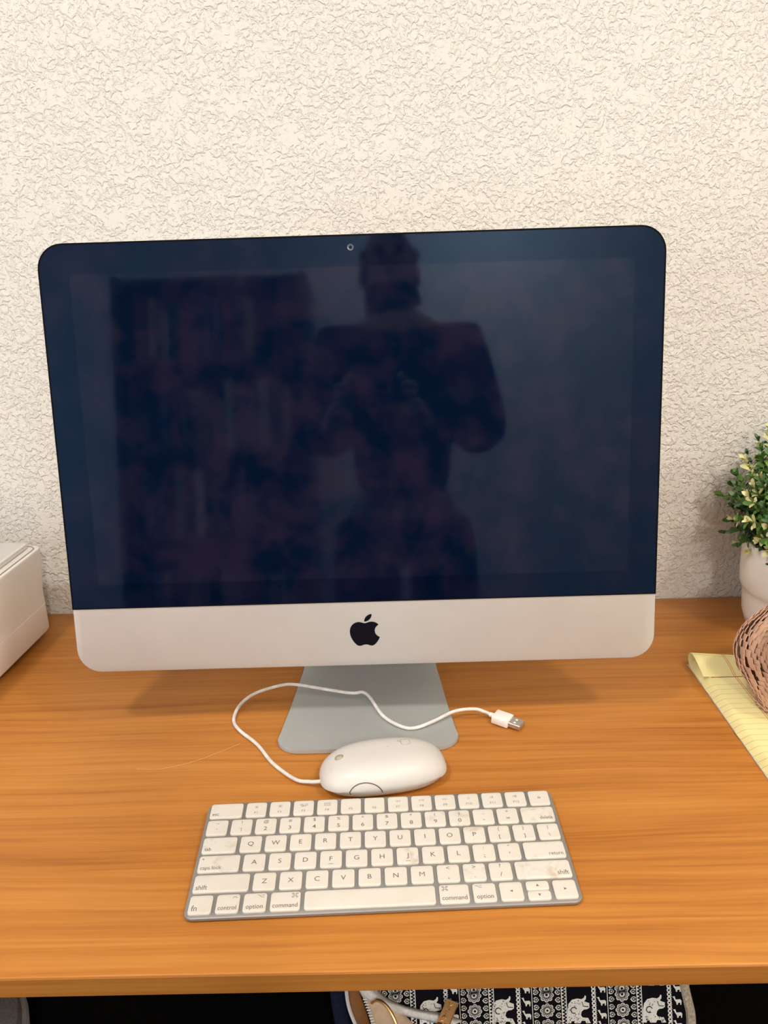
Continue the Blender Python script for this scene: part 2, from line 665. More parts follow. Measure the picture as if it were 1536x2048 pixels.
slab('floor', (XL - 0.1, YB - 0.1, FLOOR_Z - 0.1), (XR + 0.1, 0.1, FLOOR_Z), M['carpet'])
slab('ceiling', (XL - 0.1, YB - 0.1, CEIL_Z), (XR + 0.1, 0.1, CEIL_Z + 0.1), M['ceiling'])
slab('wall_back', (XL - 0.1, 0.0, FLOOR_Z), (XR + 0.1, 0.1, CEIL_Z), M['wall'])
slab('wall_front', (XL - 0.1, YB - 0.1, FLOOR_Z), (XR + 0.1, YB, CEIL_Z), M['rear_wall'])
slab('wall_right', (XR, YB, FLOOR_Z), (XR + 0.1, 0.0, CEIL_Z), M['plain_wall'])
# left wall with a window opening
WY0, WY1, WZ0, WZ1 = -2.55, -1.55, -0.10, 1.00
bm = bmesh.new()
box(bm, (XL - 0.1, YB, FLOOR_Z), (XL, WY0, CEIL_Z))
box(bm, (XL - 0.1, WY1, FLOOR_Z), (XL, 0.0, CEIL_Z))
box(bm, (XL - 0.1, WY0, FLOOR_Z), (XL, WY1, WZ0))
box(bm, (XL - 0.1, WY0, WZ1), (XL, WY1, CEIL_Z))
struct(new_obj('wall_left', bm, M['plain_wall'], smooth=False))
w1 = struct(empty('window_1', (XL - 0.05, (WY0 + WY1) / 2, WZ0)))
bm = bmesh.new()
hw, hh = (WY1 - WY0) / 2, WZ1 - WZ0
for lo, hi in (((-.03, -hw, 0), (.03, hw, .04)), ((-.03, -hw, hh - .04), (.03, hw, hh)),
               ((-.03, -hw, .04), (.03, -hw + .04, hh - .04)), ((-.03, hw - .04, .04), (.03, hw, hh - .04)),
               ((-.02, -.015, .04), (.02, .015, hh - .04))):
    box(bm, lo, hi)
new_obj('window_frame', bm, M['trim'], w1, smooth=False)
bm = bmesh.new()
box(bm, (XL, YB + 0.0, FLOOR_Z), (XL + 0.014, 0.0, FLOOR_Z + 0.09), 0.003)
struct(new_obj('baseboard_left', bm, M['trim'], smooth=False))
bm = bmesh.new()
box(bm, (XL + 0.014, -0.014, FLOOR_Z), (XR, 0.0, FLOOR_Z + 0.09), 0.003)
struct(new_obj('baseboard_back', bm, M['trim'], smooth=False))

# ceiling lamp: ring and shade hold the area light
for lp, le, lc, ll in LAMPS:
    cl = tag(empty('ceiling_light', (lp[0], lp[1], CEIL_Z)), ll, 'lamp')
    bm = bmesh.new()
    lathe(bm, [(0.106, 0.0), (0.122, -0.004), (0.126, -0.030), (0.118, -0.040), (0.106, -0.034)], 48, False, False)
    new_obj('lamp_rim', bm, M['trim'], cl)
fill_root = tag(empty('fill_lamp', (FILL_POS[0], FILL_POS[1], CEIL_Z)), 'made-up hanging bulb added as fill light behind the camera', 'lamp')  # fixture made up around the added fill light
bm = bmesh.new()
tube(bm, [Vector((0, 0, 0)), Vector((0, 0, FILL_POS[2] - CEIL_Z + 0.15))], 0.004, 8)
new_obj('fill_cord', bm, M['metal_black'], fill_root)
bm = bmesh.new()
lathe(bm, [(0.022, FILL_POS[2] - CEIL_Z + 0.08), (0.024, FILL_POS[2] - CEIL_Z + 0.14), (0.010, FILL_POS[2] - CEIL_Z + 0.155)], 24)
new_obj('fill_socket', bm, M['metal_black'], fill_root)

# ================================================================== DESK
DESK_T = 0.0165
DESK_Y = -0.552
desk = tag(empty('desk', (0, -0.29, FLOOR_Z)), 'honey coloured wooden desk standing against the textured white wall', 'desk')
bm = bmesh.new()
box(bm, (-0.92, DESK_Y, -DESK_T), (0.92, -0.001, 0.0), 0.0016, 3)
new_obj('desk_top', bm, M['wood'], desk, loc=(0, 0.29, -FLOOR_Z))
bm = bmesh.new()
box(bm, (-0.92, DESK_Y - 0.0006, -DESK_T + 0.0004), (0.92, DESK_Y + 0.001, -0.0009), 0.0005, 1)
new_obj('edge_band', bm, M['wood_edge'], desk, loc=(0, 0.29, -FLOOR_Z))['label'] = 'darker brown front edge band'
for sx in (-1, 1):
    for yy in (-0.50, -0.05):
        bm = bmesh.new()
        box(bm, (sx * 0.86 - 0.02, yy - 0.02, 0.0), (sx * 0.86 + 0.02, yy + 0.02, -FLOOR_Z - DESK_T), 0.003)
        new_obj('leg', bm, M['metal_black'], desk, loc=(0, 0.29, 0))

# ================================================================== DESKTOP COMPUTER
imac = tag(empty('desktop_computer', (-0.0205, -0.225, 0.0), 0.004955),
           'all-in-one computer with dark switched-off screen and silver chin', 'computer')
TILT = -0.1415
hd = Matrix.Translation((0.0, -0.0574, 0.072128)) @ Matrix.Rotation(TILT, 4, 'X')   # local frame: x across, z up the face
FW, FH, FR = 0.5282, 0.3794, 0.0215


def face_ring(inset, depth, seg=8, dz=0.0):
    pts = rrect(FW - 2 * inset, FH - 2 * inset, max(FR - inset * 0.5, 0.008), seg, 0, FH / 2)
    return [hd @ Vector((x, depth, z + dz)) for x, z in pts]


bm = bmesh.new()
rings = [face_ring(0.0006, 0.0), face_ring(0.0, 0.0006), face_ring(0.0, 0.0050), face_ring(0.004, 0.0062)]
for k in range(1, 7):
    t = k / 6
    rings.append(face_ring(0.004 + 0.125 * t ** 0.9, 0.0062 + 0.034 * (1 - (1 - t) ** 2.2)))
loft(bm, rings)
new_obj('housing', bm, M['alu'], imac, angle=50)['label'] = 'silver aluminium shell and chin'

# glass covering the face above the chin
CH = 0.0605


def glass_outline(inset):
    r = FR - inset
    x1, z1, z0 = FW / 2 - inset, FH - inset, CH
    pts = [(-x1, z0), (x1, z0)]
    for a0, cx in ((0, x1 - r), (90, -x1 + r)):
        for i in range(9):
            a = math.radians(a0 + 90 * i / 8)
            pts.append((cx + r * math.cos(a), z1 - r + r * math.sin(a)))
    return pts


bm = bmesh.new()
o0 = glass_outline(0.0001)
o1 = glass_outline(0.0006)
loft(bm, [[hd @ Vector((x, 0.0048, z)) for x, z in glass_outline(-0.0002)], [hd @ Vector((x, 0.0004, z)) for x, z in glass_outline(-0.0002)],
          [hd @ Vector((x, -0.0004, z)) for x, z in o0], [hd @ Vector((x, -0.0008, z)) for x, z in o1]], False, True)
new_obj('front_glass', bm, M['glass'], imac, smooth=False)['label'] = 'black glass bezel'
bm = bmesh.new()
loft(bm, [[hd @ Vector((x, -0.00075, z)) for x, z in glass_outline(-0.0001)], [hd @ Vector((x, -0.00095, z)) for x, z in glass_outline(0.0001)],
          [hd @ Vector((x, -0.00095, z)) for x, z in [(px_, max(pz_, CH + 0.0011)) for px_, pz_ in glass_outline(0.0013)]],
          [hd @ Vector((x, -0.00075, z)) for x, z in [(px_, max(pz_, CH + 0.0012)) for px_, pz_ in glass_outline(0.0014)]]], False, False)
new_obj('glass_edge', bm, M['edge_black'], imac, smooth=False)['label'] = 'thin matt black rim of the glass'
bm = bmesh.new()
pts = rrect(0.4762, 0.2705, 0.0006, 2, 0, 0.2183)
loft(bm, [[hd @ Vector((x, -0.0004, z)) for x, z in pts], [hd @ Vector((x, -0.00088, z)) for x, z in pts]])
new_obj('screen', bm, M['panel'], imac, smooth=False)['label'] = 'dark blue-black display area'
bm = bmesh.new()
for rr, d in ((0.0027, -0.00095),):
    ring0 = [hd @ Vector((x, -0.0006, z)) for x, z in circle_pts(0, 0.3690, rr, 20)]
    ring1 = [hd @ Vector((x, d, z)) for x, z in circle_pts(0, 0.3690, rr, 20)]
    ring2 = [hd @ Vector((x, d, z)) for x, z in circle_pts(0, 0.3690, rr * 0.62, 20)]
    ring3 = [hd @ Vector((x, d + 0.0004, z)) for x, z in circle_pts(0, 0.3690, rr * 0.4, 20)]
    loft(bm, [ring0, ring1, ring2, ring3])
new_obj('webcam', bm, M['lens'], imac)['label'] = 'small round grey camera lens'
bm = bmesh.new()
fr = lambda x, y, z: hd @ Vector((x, -z, y))
for src in (FRUIT, LEAF):
    flat_poly(bm, emblem_pts(src, 0.0003, 0.0337, 0.0246, 0.0300), 0.0, 0.0003, fr)
new_obj('emblem', bm, M['black'], imac, smooth=False)['label'] = 'black bitten-fruit emblem with leaf'
# stand: one bent aluminium sheet
bm = bmesh.new()
path = [(-0.0895, 0.0), (-0.060, 0.0), (-0.020, 0.0), (0.030, 0.0), (0.055, 0.0010), (0.068, 0.006), (0.0755, 0.016),
        (0.077, 0.030), (0.074, 0.060), (0.066, 0.110), (0.056, 0.160), (0.046, 0.205)]
wid = [0.1725, 0.1655, 0.1565, 0.1475, 0.143, 0.140, 0.137, 0.133, 0.126, 0.118, 0.110, 0.104]
TH = 0.0042
rings = []
# rounded front corners: narrow strips before the full width
fr0, fw = path[0][0], wid[0]
rc = 0.0235
strips = []
for i in range(8):
    a = math.radians(90 * i / 8)
    y = fr0 + rc - rc * math.cos(a)
    strips.append((y, fw - 2 * (rc - rc * math.sin(a)) - (y - fr0) * 0.155))
stations = [((y, 0.0), w) for y, w in strips] + [(p, w) for p, w in zip(path, wid) if p[0] > fr0 + rc or p[1] > 0]
for i, ((y, z), w) in enumerate(stations):
    a = stations[max(i - 1, 0)][0]
    b = stations[min(i + 1, len(stations) - 1)][0]
    t = Vector((0, b[0] - a[0], b[1] - a[1])).normalized()
    nrm = Vector((0, -t.z, t.y)) * TH
    base = Vector((0.0, y, z + 0.0006))
    e = 0.0007
    rings.append([base + Vector((-w / 2, 0, 0)), base + Vector((w / 2, 0, 0)), base + nrm * 0.8 + Vector((w / 2, 0, 0)),
                  base + nrm + Vector((w / 2 - e, 0, 0)), base + nrm + Vector((-w / 2 + e, 0, 0)), base + nrm * 0.8 + Vector((-w / 2, 0, 0))])
loft(bm, rings)
new_obj('stand', bm, M['alu_foot'], imac, angle=40)['label'] = 'grey aluminium foot and neck'
bm = bmesh.new()
box(bm, (-0.066, -0.080, 0.0), (0.066, 0.03, 0.0007))
new_obj('foot_pad', bm, M['printer_dark'], imac, smooth=False)

# ================================================================== KEYBOARD
kbd = tag(empty('keyboard', (-0.00582, -0.44829, 0.0), 0.031458), 'slim silver keyboard with white keys lying in front of the mouse', 'keyboard')
KT = math.atan(6.0 / 114.9)


def ktop(y):
    return 0.0074 + y * 6.0 / 114.9


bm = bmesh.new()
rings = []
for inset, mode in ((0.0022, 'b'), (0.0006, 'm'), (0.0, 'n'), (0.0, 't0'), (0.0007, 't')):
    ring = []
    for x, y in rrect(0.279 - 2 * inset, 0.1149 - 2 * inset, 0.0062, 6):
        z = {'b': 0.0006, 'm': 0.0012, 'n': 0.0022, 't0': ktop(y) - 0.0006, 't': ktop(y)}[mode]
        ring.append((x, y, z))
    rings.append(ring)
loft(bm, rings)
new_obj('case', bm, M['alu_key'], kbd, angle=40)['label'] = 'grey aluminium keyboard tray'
for fx in (-0.12, 0.12):
    for fy in (-0.048, 0.048):
        bm = bmesh.new()
        lathe(bm, [(0.005, 0.0), (0.005, 0.0008)], 16, True, True, fx, fy)
        new_obj('rubber_foot', bm, M['printer_dark'], kbd)

U, GAP, KH = 19.05, 2.75, 16.25
_key_mesh = {}


def key_mesh(w, h):
    k = (round(w, 2), round(h, 2))
    if k not in _key_mesh:
        bm = bmesh.new()
        W_, H_ = w * MM, h * MM
        rings = []
        for inset, z in ((0.0, 0.0), (0.0, 0.0011), (0.00015, 0.0014), (0.0005, 0.0016)):
            rings.append([(x, y, z) for x, y in rrect(W_ - 2 * inset, H_ - 2 * inset, 0.0021 - inset * 0.5, 4)])
        loft(bm, rings, True, False)
        # slightly dished top
        top = [(x, y) for x, y in rrect(W_ - 0.001, H_ - 0.001, 0.00185, 4)]
        flat_poly(bm, top, 0.0016)
        bmesh.ops.remove_doubles(bm, verts=bm.verts[:], dist=1e-6)
        bmesh.ops.recalc_face_normals(bm, faces=bm.faces[:])
        me = bpy.data.meshes.new('key')
        bm.to_mesh(me)
        bm.free()
        for p in me.polygons:
            p.use_smooth = True
        me.set_sharp_from_angle(angle=math.radians(50))
        me.materials.append(M['key'])
        _key_mesh[k] = me
    return _key_mesh[k]


STAIN = {'delete', 'return', 'shift_r', 'J', 'P', '.', '0', '9', 'caps', '-', 'tab'}
ZL = 0.00166


def add_key(ident, x0, y1, w, h=KH, legend=None):
    """x0 / y1: left and far edge in mm from the keyboard centre."""
    cx, cy = x0 + w / 2, y1 - h / 2
    me = key_mesh(w, h)
    o = bpy.data.objects.new('key', me)
    COL.objects.link(o)
    o.parent = kbd
    o.location = (cx * MM, cy * MM, ktop(cy * MM) + 0.00005)
    o.rotation_euler = (KT, 0, 0)
    if ident in STAIN:
        o.material_slots[0].link = 'OBJECT'
        o.material_slots[0].material = M['key_stain']
    if legend:
        bm = bmesh.new()
        legend(bm, w * MM, h * MM)
        if len(bm.verts):
            for v in bm.verts:
                v.co.z = ZL
            pale = ident[0] == 'F' and len(ident) > 1
            new_obj('legend', bm, M['legend_pale'] if pale else M['legend'], o, smooth=False)
        else:
            bm.free()
    return o


def L_center(s, h=0.0061, dy=-0.0020, stretch=1.0):
    return lambda bm, w, hh: text_bm(bm, s, 0, dy, height=h, stretch=stretch)


def L_two(top, bot, hb=0.0056, ht=0.0044):
    def f(bm, w, h):
        if bot == '1':
            stroke(bm, [(-.0011, -.0021), (0.0002, -.0013), (0.0002, -.0050)], .00042)
        else:
            text_bm(bm, bot, 0, -0.0050, height=hb, stretch=1.05)
        text_bm(bm, top, 0, 0.0030, height=ht, stretch=1.0)
    return f


def L_word(s, side, width, extra=None):
    def f(bm, w, h):
        x = -w / 2 + 0.0021 if side == 'LEFT' else (w / 2 - 0.0021 if side == 'RIGHT' else 0)
        text_bm(bm, s, x, -h / 2 + 0.0026, width=width * MM, align=side, stretch=0.84)
        if extra:
            extra(bm, w, h)
    return f


LW = 0.00044


def ic_sun(r):
    def f(bm, y):
        flat_poly(bm, circle_pts(0, y, r * 0.42, 10))
        for k in range(8):
            a = k * PI / 4
            stroke(bm, [(r * .65 * math.cos(a), y + r * .65 * math.sin(a)), (r * math.cos(a), y + r * math.sin(a))], LW)
    return f


def rect(cx, cy, w, h):
    return [(cx - w / 2, cy - h / 2), (cx + w / 2, cy - h / 2), (cx + w / 2, cy + h / 2), (cx - w / 2, cy + h / 2)]


def ic_mission(bm, y):
    stroke(bm, rect(-.0018, y + .0006, .0021, .0013), LW, closed=True)
    stroke(bm, rect(-.0012, y - .0010, .0013, .0011), LW, closed=True)
    stroke(bm, rect(.0006, y - .0007, .0016, .0015), LW, closed=True)
    stroke(bm, rect(.0022, y + .0003, .0015, .0021), LW, closed=True)


def ic_grid(bm, y):
    stroke(bm, rect(0, y, .0050, .0031), LW, closed=True)
    for i in range(4):
        for j in range(2):
            flat_poly(bm, rect(-.00165 + i * .0011, y - .0006 + j * .0012, .0006, .0006))


def tri(cx, cy, r, d):
    return [(cx - d * r * .8, cy - r), (cx + d * r * .9, cy), (cx - d * r * .8, cy + r)]


def ic_prev(bm, y):
    stroke(bm, tri(-.0011, y, .0010, -1), LW, closed=True)
    stroke(bm, tri(.0010, y, .0010, -1), LW, closed=True)


def ic_next(bm, y):
    stroke(bm, tri(-.0010, y, .0010, 1), LW, closed=True)
    stroke(bm, tri(.0011, y, .0010, 1), LW, closed=True)


def ic_play(bm, y):
    stroke(bm, tri(-.0010, y, .0010, 1), LW, closed=True)
    for x in (.0009, .0018):
        stroke(bm, [(x, y - .0010), (x, y + .0010)], LW)


def ic_vol(n):
    def f(bm, y):
        x0 = -.0006 * n
        stroke(bm, tri(x0, y, .0011, -1), LW, closed=True)
        for k in range(n):
            stroke(bm, circle_pts(x0 + .0002, y, .0013 + .0008 * k, 6, -45, 45), LW)
    return f


def ic_eject(bm, y):
    stroke(bm, [(-.0012, y), (0, y + .0013), (.0012, y)], LW, closed=True)
    stroke(bm, rect(0, y - .0009, .0024, .0006), LW, closed=True)


def L_fn(name, icon=None):
    def f(bm, w, h):
        text_bm(bm, name, 0, -.0048, height=0.0034, stretch=1.0)
        if icon:
            icon(bm, 0.0026)
    return f


def ic_option(bm, x, y):
    stroke(bm, [(x - .0024, y + .0008), (x - .0011, y + .0008), (x + .0006, y - .0009), (x + .0024, y - .0009)], .0004)
    stroke(bm, [(x + .0005, y + .0008), (x + .0024, y + .0008)], .0004)


def ic_command(bm, x, y):
    s, r = .0008, .00062
    stroke(bm, rect(x, y, 2 * s, 2 * s), .00036, closed=True)
    for sx in (-1, 1):
        for sy in (-1, 1):
            stroke(bm, circle_pts(x + sx * (s + r), y + sy * (s + r), r, 10), .00036, closed=True)


def ic_caret(bm, x, y):
    stroke(bm, [(x - .0016, y - .0007), (x, y + .0008), (x + .0016, y - .0007)], .0004)


ROWS = [54.9, 36.2, 17.4, -1.3, -20.1, -38.9]
K1 = U - GAP
X0 = -136.8
kw = lambda u: u * U - GAP
# function row
add_key('esc', X0, ROWS[0], kw(1.5), legend=L_word('esc', 'LEFT', 5.4))
icons = [ic_sun(.0014), ic_sun(.0020), ic_mission, ic_grid, None, None, ic_prev, ic_play, ic_next, ic_vol(0), ic_vol(1), ic_vol(2)]
for i in range(12):
    add_key('F%d' % (i + 1), X0 + (1.5 + i) * U, ROWS[0], K1, legend=L_fn('F%d' % (i + 1), icons[i]))
add_key('F_eject', X0 + 13.5 * U, ROWS[0], K1, legend=lambda bm, w, h: ic_eject(bm, 0.0004))
# number row
for i, (b, t) in enumerate(zip("`1234567890-=", "~!@#$%^&*()_+")):
    add_key(b, X0 + i * U, ROWS[1], K1, legend=L_two(t, b))
add_key('delete', X0 + 13 * U, ROWS[1], kw(1.5), legend=L_word('delete', 'RIGHT', 9.8))
# letter rows
add_key('tab', X0, ROWS[2], kw(1.5), legend=L_word('tab', 'LEFT', 5.0))
for i, ch in enumerate("QWERTYUIOP"):
    add_key(ch, X0 + (1.5 + i) * U, ROWS[2], K1, legend=L_center(ch))
for i, (b, t) in enumerate((('[', '{'), (']', '}'), ('\\', '|'))):
    add_key(b, X0 + (11.5 + i) * U, ROWS[2], K1, legend=L_two(t, b, 0.0048, 0.0044))


def caps_dot(bm, w, h):
    flat_poly(bm, circle_pts(-w / 2 + .0030, h / 2 - .0034, .00062, 12))


add_key('caps', X0, ROWS[3], kw(1.75), legend=L_word('caps lock', 'LEFT', 15.6, caps_dot))
for i, ch in enumerate("ASDFGHJKL"):
    def lg(bm, w, h, ch=ch):
        text_bm(bm, ch, 0, -0.0020, height=0.0061, stretch=1.0)
        if ch in 'FJ':
            stroke(bm, [(-.0018, -.0052), (.0018, -.0052)], .0004)
    add_key(ch, X0 + (1.75 + i) * U, ROWS[3], K1, legend=lg)
for i, (b, t) in enumerate(((';', ':'), ("'", '"'))):
    add_key(b, X0 + (10.75 + i) * U, ROWS[3], K1, legend=L_two(t, b))
add_key('return', X0 + 12.75 * U, ROWS[3], kw(1.75), legend=L_word('return', 'RIGHT', 10.4))
add_key('shift', X0, ROWS[4], kw(2.25), legend=L_word('shift', 'LEFT', 8.2))
for i, ch in enumerate("ZXCVBNM"):
    add_key(ch, X0 + (2.25 + i) * U, ROWS[4], K1, legend=L_center(ch))
for i, (b, t) in enumerate(((',', '<'), ('.', '>'), ('/', '?'))):
    add_key(b, X0 + (9.25 + i) * U, ROWS[4], K1, legend=L_two(t, b, 0.0056, 0.0052))
add_key('shift_r', X0 + 12.25 * U, ROWS[4], kw(2.25), legend=L_word('shift', 'RIGHT', 8.2))
# bottom row
add_key('fn', X0, ROWS[5], K1, legend=L_word('fn', 'LEFT', 4.0))
add_key('control', X0 + U, ROWS[5], K1, legend=L_word('control', 'CENTER', 12.8, lambda bm, w, h: ic_caret(bm, w / 2 - .0036, h / 2 - .0030)))
add_key('option', X0 + 2 * U, ROWS[5], K1, legend=L_word('option', 'CENTER', 11.8, lambda bm, w, h: ic_option(bm, w / 2 - .0042, h / 2 - .0030)))
add_key('command', X0 + 3 * U, ROWS[5], kw(1.25), legend=L_word('command', 'CENTER', 17.6, lambda bm, w, h: ic_command(bm, w / 2 - .0040, h / 2 - .0034)))
add_key('space', X0 + 4.25 * U, ROWS[5], kw(5))
add_key('command_r', X0 + 9.25 * U, ROWS[5], kw(1.25), legend=L_word('command', 'CENTER', 17.6, lambda bm, w, h: ic_command(bm, -w / 2 + .0042, h / 2 - .0034)))
add_key('option_r', X0 + 10.5 * U, ROWS[5], K1, legend=L_word('option', 'CENTER', 11.8, lambda bm, w, h: ic_option(bm, -w / 2 + .0044, h / 2 - .0030)))


def L_tri(dx, dy, r=.0011):
    def f(bm, w, h):
        p = [(dx * r - dy * r, dy * r - dx * r), (dx * r * 1.0, dy * r * 1.0), (dx * r + dy * r, dy * r + dx * r)]
        tip = (dx * r * 1.1, dy * r * 1.1)
        a = (-dx * r * .8 - dy * r, -dy * r * .8 + dx * r)
        b = (-dx * r * .8 + dy * r, -dy * r * .8 - dx * r)
        flat_poly(bm, [tip, a, b])
    return f


add_key('left', X0 + 11.5 * U, ROWS[5], K1, legend=L_tri(-1, 0))
add_key('up', X0 + 12.5 * U, ROWS[5], K1, 8.05, legend=L_tri(0, 1))
add_key('down', X0 + 12.5 * U, ROWS[5] - 8.5, K1, 8.05, legend=L_tri(0, -1))
add_key('right', X0 + 13.5 * U, ROWS[5], K1, legend=L_tri(1, 0))

# ================================================================== MOUSE
MZ = 0.0
mouse = tag(empty('computer_mouse', (-0.0055, -0.3535, 0.0), math.radians(9.0)),
            'white corded mouse with grey scroll ball lying sideways behind the keyboard', 'mouse')
MA, MB_ = 0.0550, 0.0292


def mouse_pt(u, v):
    """u: angle around (0..2pi), v: -1 (bottom) .. 1 (top); x along the body, head end at -x."""
    c, s = math.cos(u), math.sin(u)
    if v >= 0:
        a = v * PI / 2
        rad = math.cos(a) ** 0.54
        z = 0.0115 + 0.0185 * math.sin(a) ** 1.05
    else:
        a = -v * PI / 2
        rad = 1 - 0.20 * (1 - math.cos(a)) - 0.06 * math.sin(a)
        z = 0.0115 - 0.0103 * math.sin(a)
    e = 2 / 2.75
    x = MA * math.copysign(abs(c) ** e, c) * rad
    y = MB_ * math.copysign(abs(s) ** e, s) * rad
    y *= 1.0 - 0.02 * (x / MA)                       # a little wider at the head end
    if v >= 0:
        z -= 0.0035 * (x / MA) ** 2 * (1 if x < 0 else 0.7)
    return Vector((x, y, z))


bm = bmesh.new()
NS = 72
vs = [-1 + 0.125 * k for k in range(8)] + [k / 16 for k in range(16)] + [0.965, 0.99]
loft(bm, [[mouse_pt(2 * PI * k / NS, v) for k in range(NS)] for v in vs], True, True)
new_obj('shell', bm, M['mouse'], mouse, angle=60)


def mouse_top(x, y):
    """Height of the top surface above (x, y) by a bracketing search along v."""
    lo, hi = 0.0, 0.99
    u = math.atan2(math.copysign(abs(y / (MB_ * (1 - .02 * x / MA))) ** (2.75 / 2), y), math.copysign(abs(x / MA) ** (2.75 / 2), x))
    want = math.hypot(x, y)
    for _ in range(30):
        m = (lo + hi) / 2
        p = mouse_pt(u, m)
        if math.hypot(p.x, p.y) > want:
            lo = m
        else:
            hi = m
    return mouse_pt(u, lo)


bm = bmesh.new()
p = mouse_top(-0.0365, 0.0015)
bmesh.ops.create_uvsphere(bm, u_segments=20, v_segments=12, radius=0.0036)
for v in bm.verts:
    v.co = Vector((v.co.x * 1.25, v.co.y, v.co.z)) + p + Vector((0, 0, -0.0017))
new_obj('scroll_ball', bm, M['ball'], mouse)['label'] = 'small grey scroll ball'
bm = bmesh.new()
bm2 = []
for src in (FRUIT, LEAF):
    pts = []
    for x, y in emblem_pts(src, 0, 0, 0.0088, 0.0108)[::2]:
        # emblem leaf points to the head end (-x)
        q = mouse_top(0.0200 - y, 0.0085 + x)
        pts.append(q + Vector((0, 0, 0.00008)))
    pts.append(pts[0])
    tube(bm, pts, 0.00028, 5, True)
new_obj('emblem', bm, M['emboss'], mouse)['label'] = 'grey outline of a bitten-fruit emblem'
# side squeeze button: seam line arching over the side
bm = bmesh.new()
pts = []
for k in range(25):
    a = PI * k / 24
    xx = -0.0145 + 0.0125 * math.cos(a)
    h = math.sin(a) ** 0.62
    # walk on the near side surface (u around -90 deg)
    u = -PI / 2 + xx / MA * 1.02
    pts.append(mouse_pt(u, -0.22 + 0.50 * h) + Vector((0, -0.00005, 0.00005)))
tube(bm, pts, 0.00045, 6, True)
new_obj('side_button_seam', bm, M['mouse_line'], mouse)['label'] = 'dark arched seam of the side button'
mouse_inv = (Matrix.Translation(mouse.location) @ Matrix.Rotation(mouse.rotation_euler.z, 4, 'Z')).inverted()
# scuffs
bm = bmesh.new()
for (x, y, l, a) in ((-.008, -.004, .0022, .9), (-.006, .001, .0012, 2.2), (.004, .004, .0016, .3), (.0045, .0025, .0012, 1.5), (.046, -.008, .0016, .4), (.006, .0035, .0012, 1.2)):
    p0, p1 = mouse_top(x, y), mouse_top(x + l * math.cos(a), y + l * math.sin(a))
    tube(bm, [p0, (p0 + p1) / 2, p1], [0.0001, 0.00022, 0.0001], 5)
new_obj('scuff_mark', bm, M['emboss'], mouse)

# cable (world coordinates turned into the mouse's frame); passes over the computer's foot
cw = [(-58, -367, 9.0), (-68, -362.5, 5.5), (-82, -355, 3.0), (-104.5, -330, 2.0), (-122.5, -301, 2.0), (-143.8, -276, 2.2), (-152, -258, 2.5), (-149.5, -234, 4.0),
      (-136.5, -217, 6.5), (-112, -208, 9.5), (-96.5, -208.5, 10.5), (-70, -216.5, 10.0), (-39, -226, 9.5), (-27, -225, 9.5), (-19.2, -235, 9.0), (-6.5, -266, 8.0),
      (10, -283.5, 7.2), (24, -287, 7.0), (43, -277, 8.0), (62.5, -263.5, 9.0), (81.5, -260, 9.0), (92.5, -263.5, 7.5), (97.5, -266.0, 6.0)]
bm = bmesh.new()
tube(bm, [mouse_inv @ (Vector(p) * MM) for p in catmull(cw, 8)], 0.00165, 10)
new_obj('cable', bm, M['cable'], mouse)
PL = Vector((97.5, -266.0, 6.0)) * MM
pd = math.atan2(-280.5 + 264.2, 125.5 - 99)
plug = Matrix.Translation(PL) @ Matrix.Rotation(pd, 4, 'Z') @ Matrix.Rotation(math.radians(3.5), 4, 'Y')
bm = bmesh.new()
tube(bm, [Vector((-.001, 0, 0)), Vector((.004, 0, 0))], 0.0024, 12)
box(bm, (0.0035, -0.0076, -0.0037), (0.0205, 0.0076, 0.0037), 0.0010, 2)
bmesh.ops.transform(bm, matrix=mouse_inv @ plug, verts=bm.verts[:])
pg = new_obj('usb_plug', bm, M['plug'], mouse)
bm = bmesh.new()
box(bm, (0.0200, -0.0060, -0.0023), (0.0322, 0.0060, 0.0023), 0.0004, 1)
bmesh.ops.transform(bm, matrix=mouse_inv @ plug, verts=bm.verts[:])
new_obj('connector_shell', bm, M['steel'], pg, smooth=False)['label'] = 'steel connector shell'
bm = bmesh.new()
for y in (-0.0025, 0.0025):
    box(bm, (0.0245, y - 0.0010, 0.0022), (0.0267, y + 0.0010, 0.00245))
bmesh.ops.transform(bm, matrix=mouse_inv @ plug, verts=bm.verts[:])
new_obj('connector_hole', bm, M['plug'], pg, smooth=False)

# ================================================================== HAIR STRAND AND CRUMBS
bm = bmesh.new()
tube(bm, catmull([(-0.2265, -0.3315, 0.0003), (-0.205, -0.332, 0.0003), (-0.180, -0.324, 0.0005), (-0.158, -0.310, 0.0004), (-0.140, -0.296, 0.0003)], 8), 0.00016, 5)
tag(new_obj('hair_strand', bm, M['strand']), 'thin blond hair strand lying on the desk left of the mouse', 'hair')

# ================================================================== NOTEPAD
PX, PYT, PW, PLN = 0.3175, -0.1660, 0.214, 0.298
pad = tag(empty('notepad', (PX, PYT, 0.0), math.radians(0.6)), 'yellow legal notepad with curled-over top page on the right of the desk', 'notepad')


def uvface(bm, uvl, f, fn):
    for l in f.loops:
        l[uvl].uv = fn(l.vert.co)


bm = bmesh.new()
box(bm, (0.0005, -PLN, 0.0), (PW, -0.004, 0.0014), 0.0003, 1)
new_obj('card_backing', bm, M['card'], pad, smooth=False)['label'] = 'grey card backing'
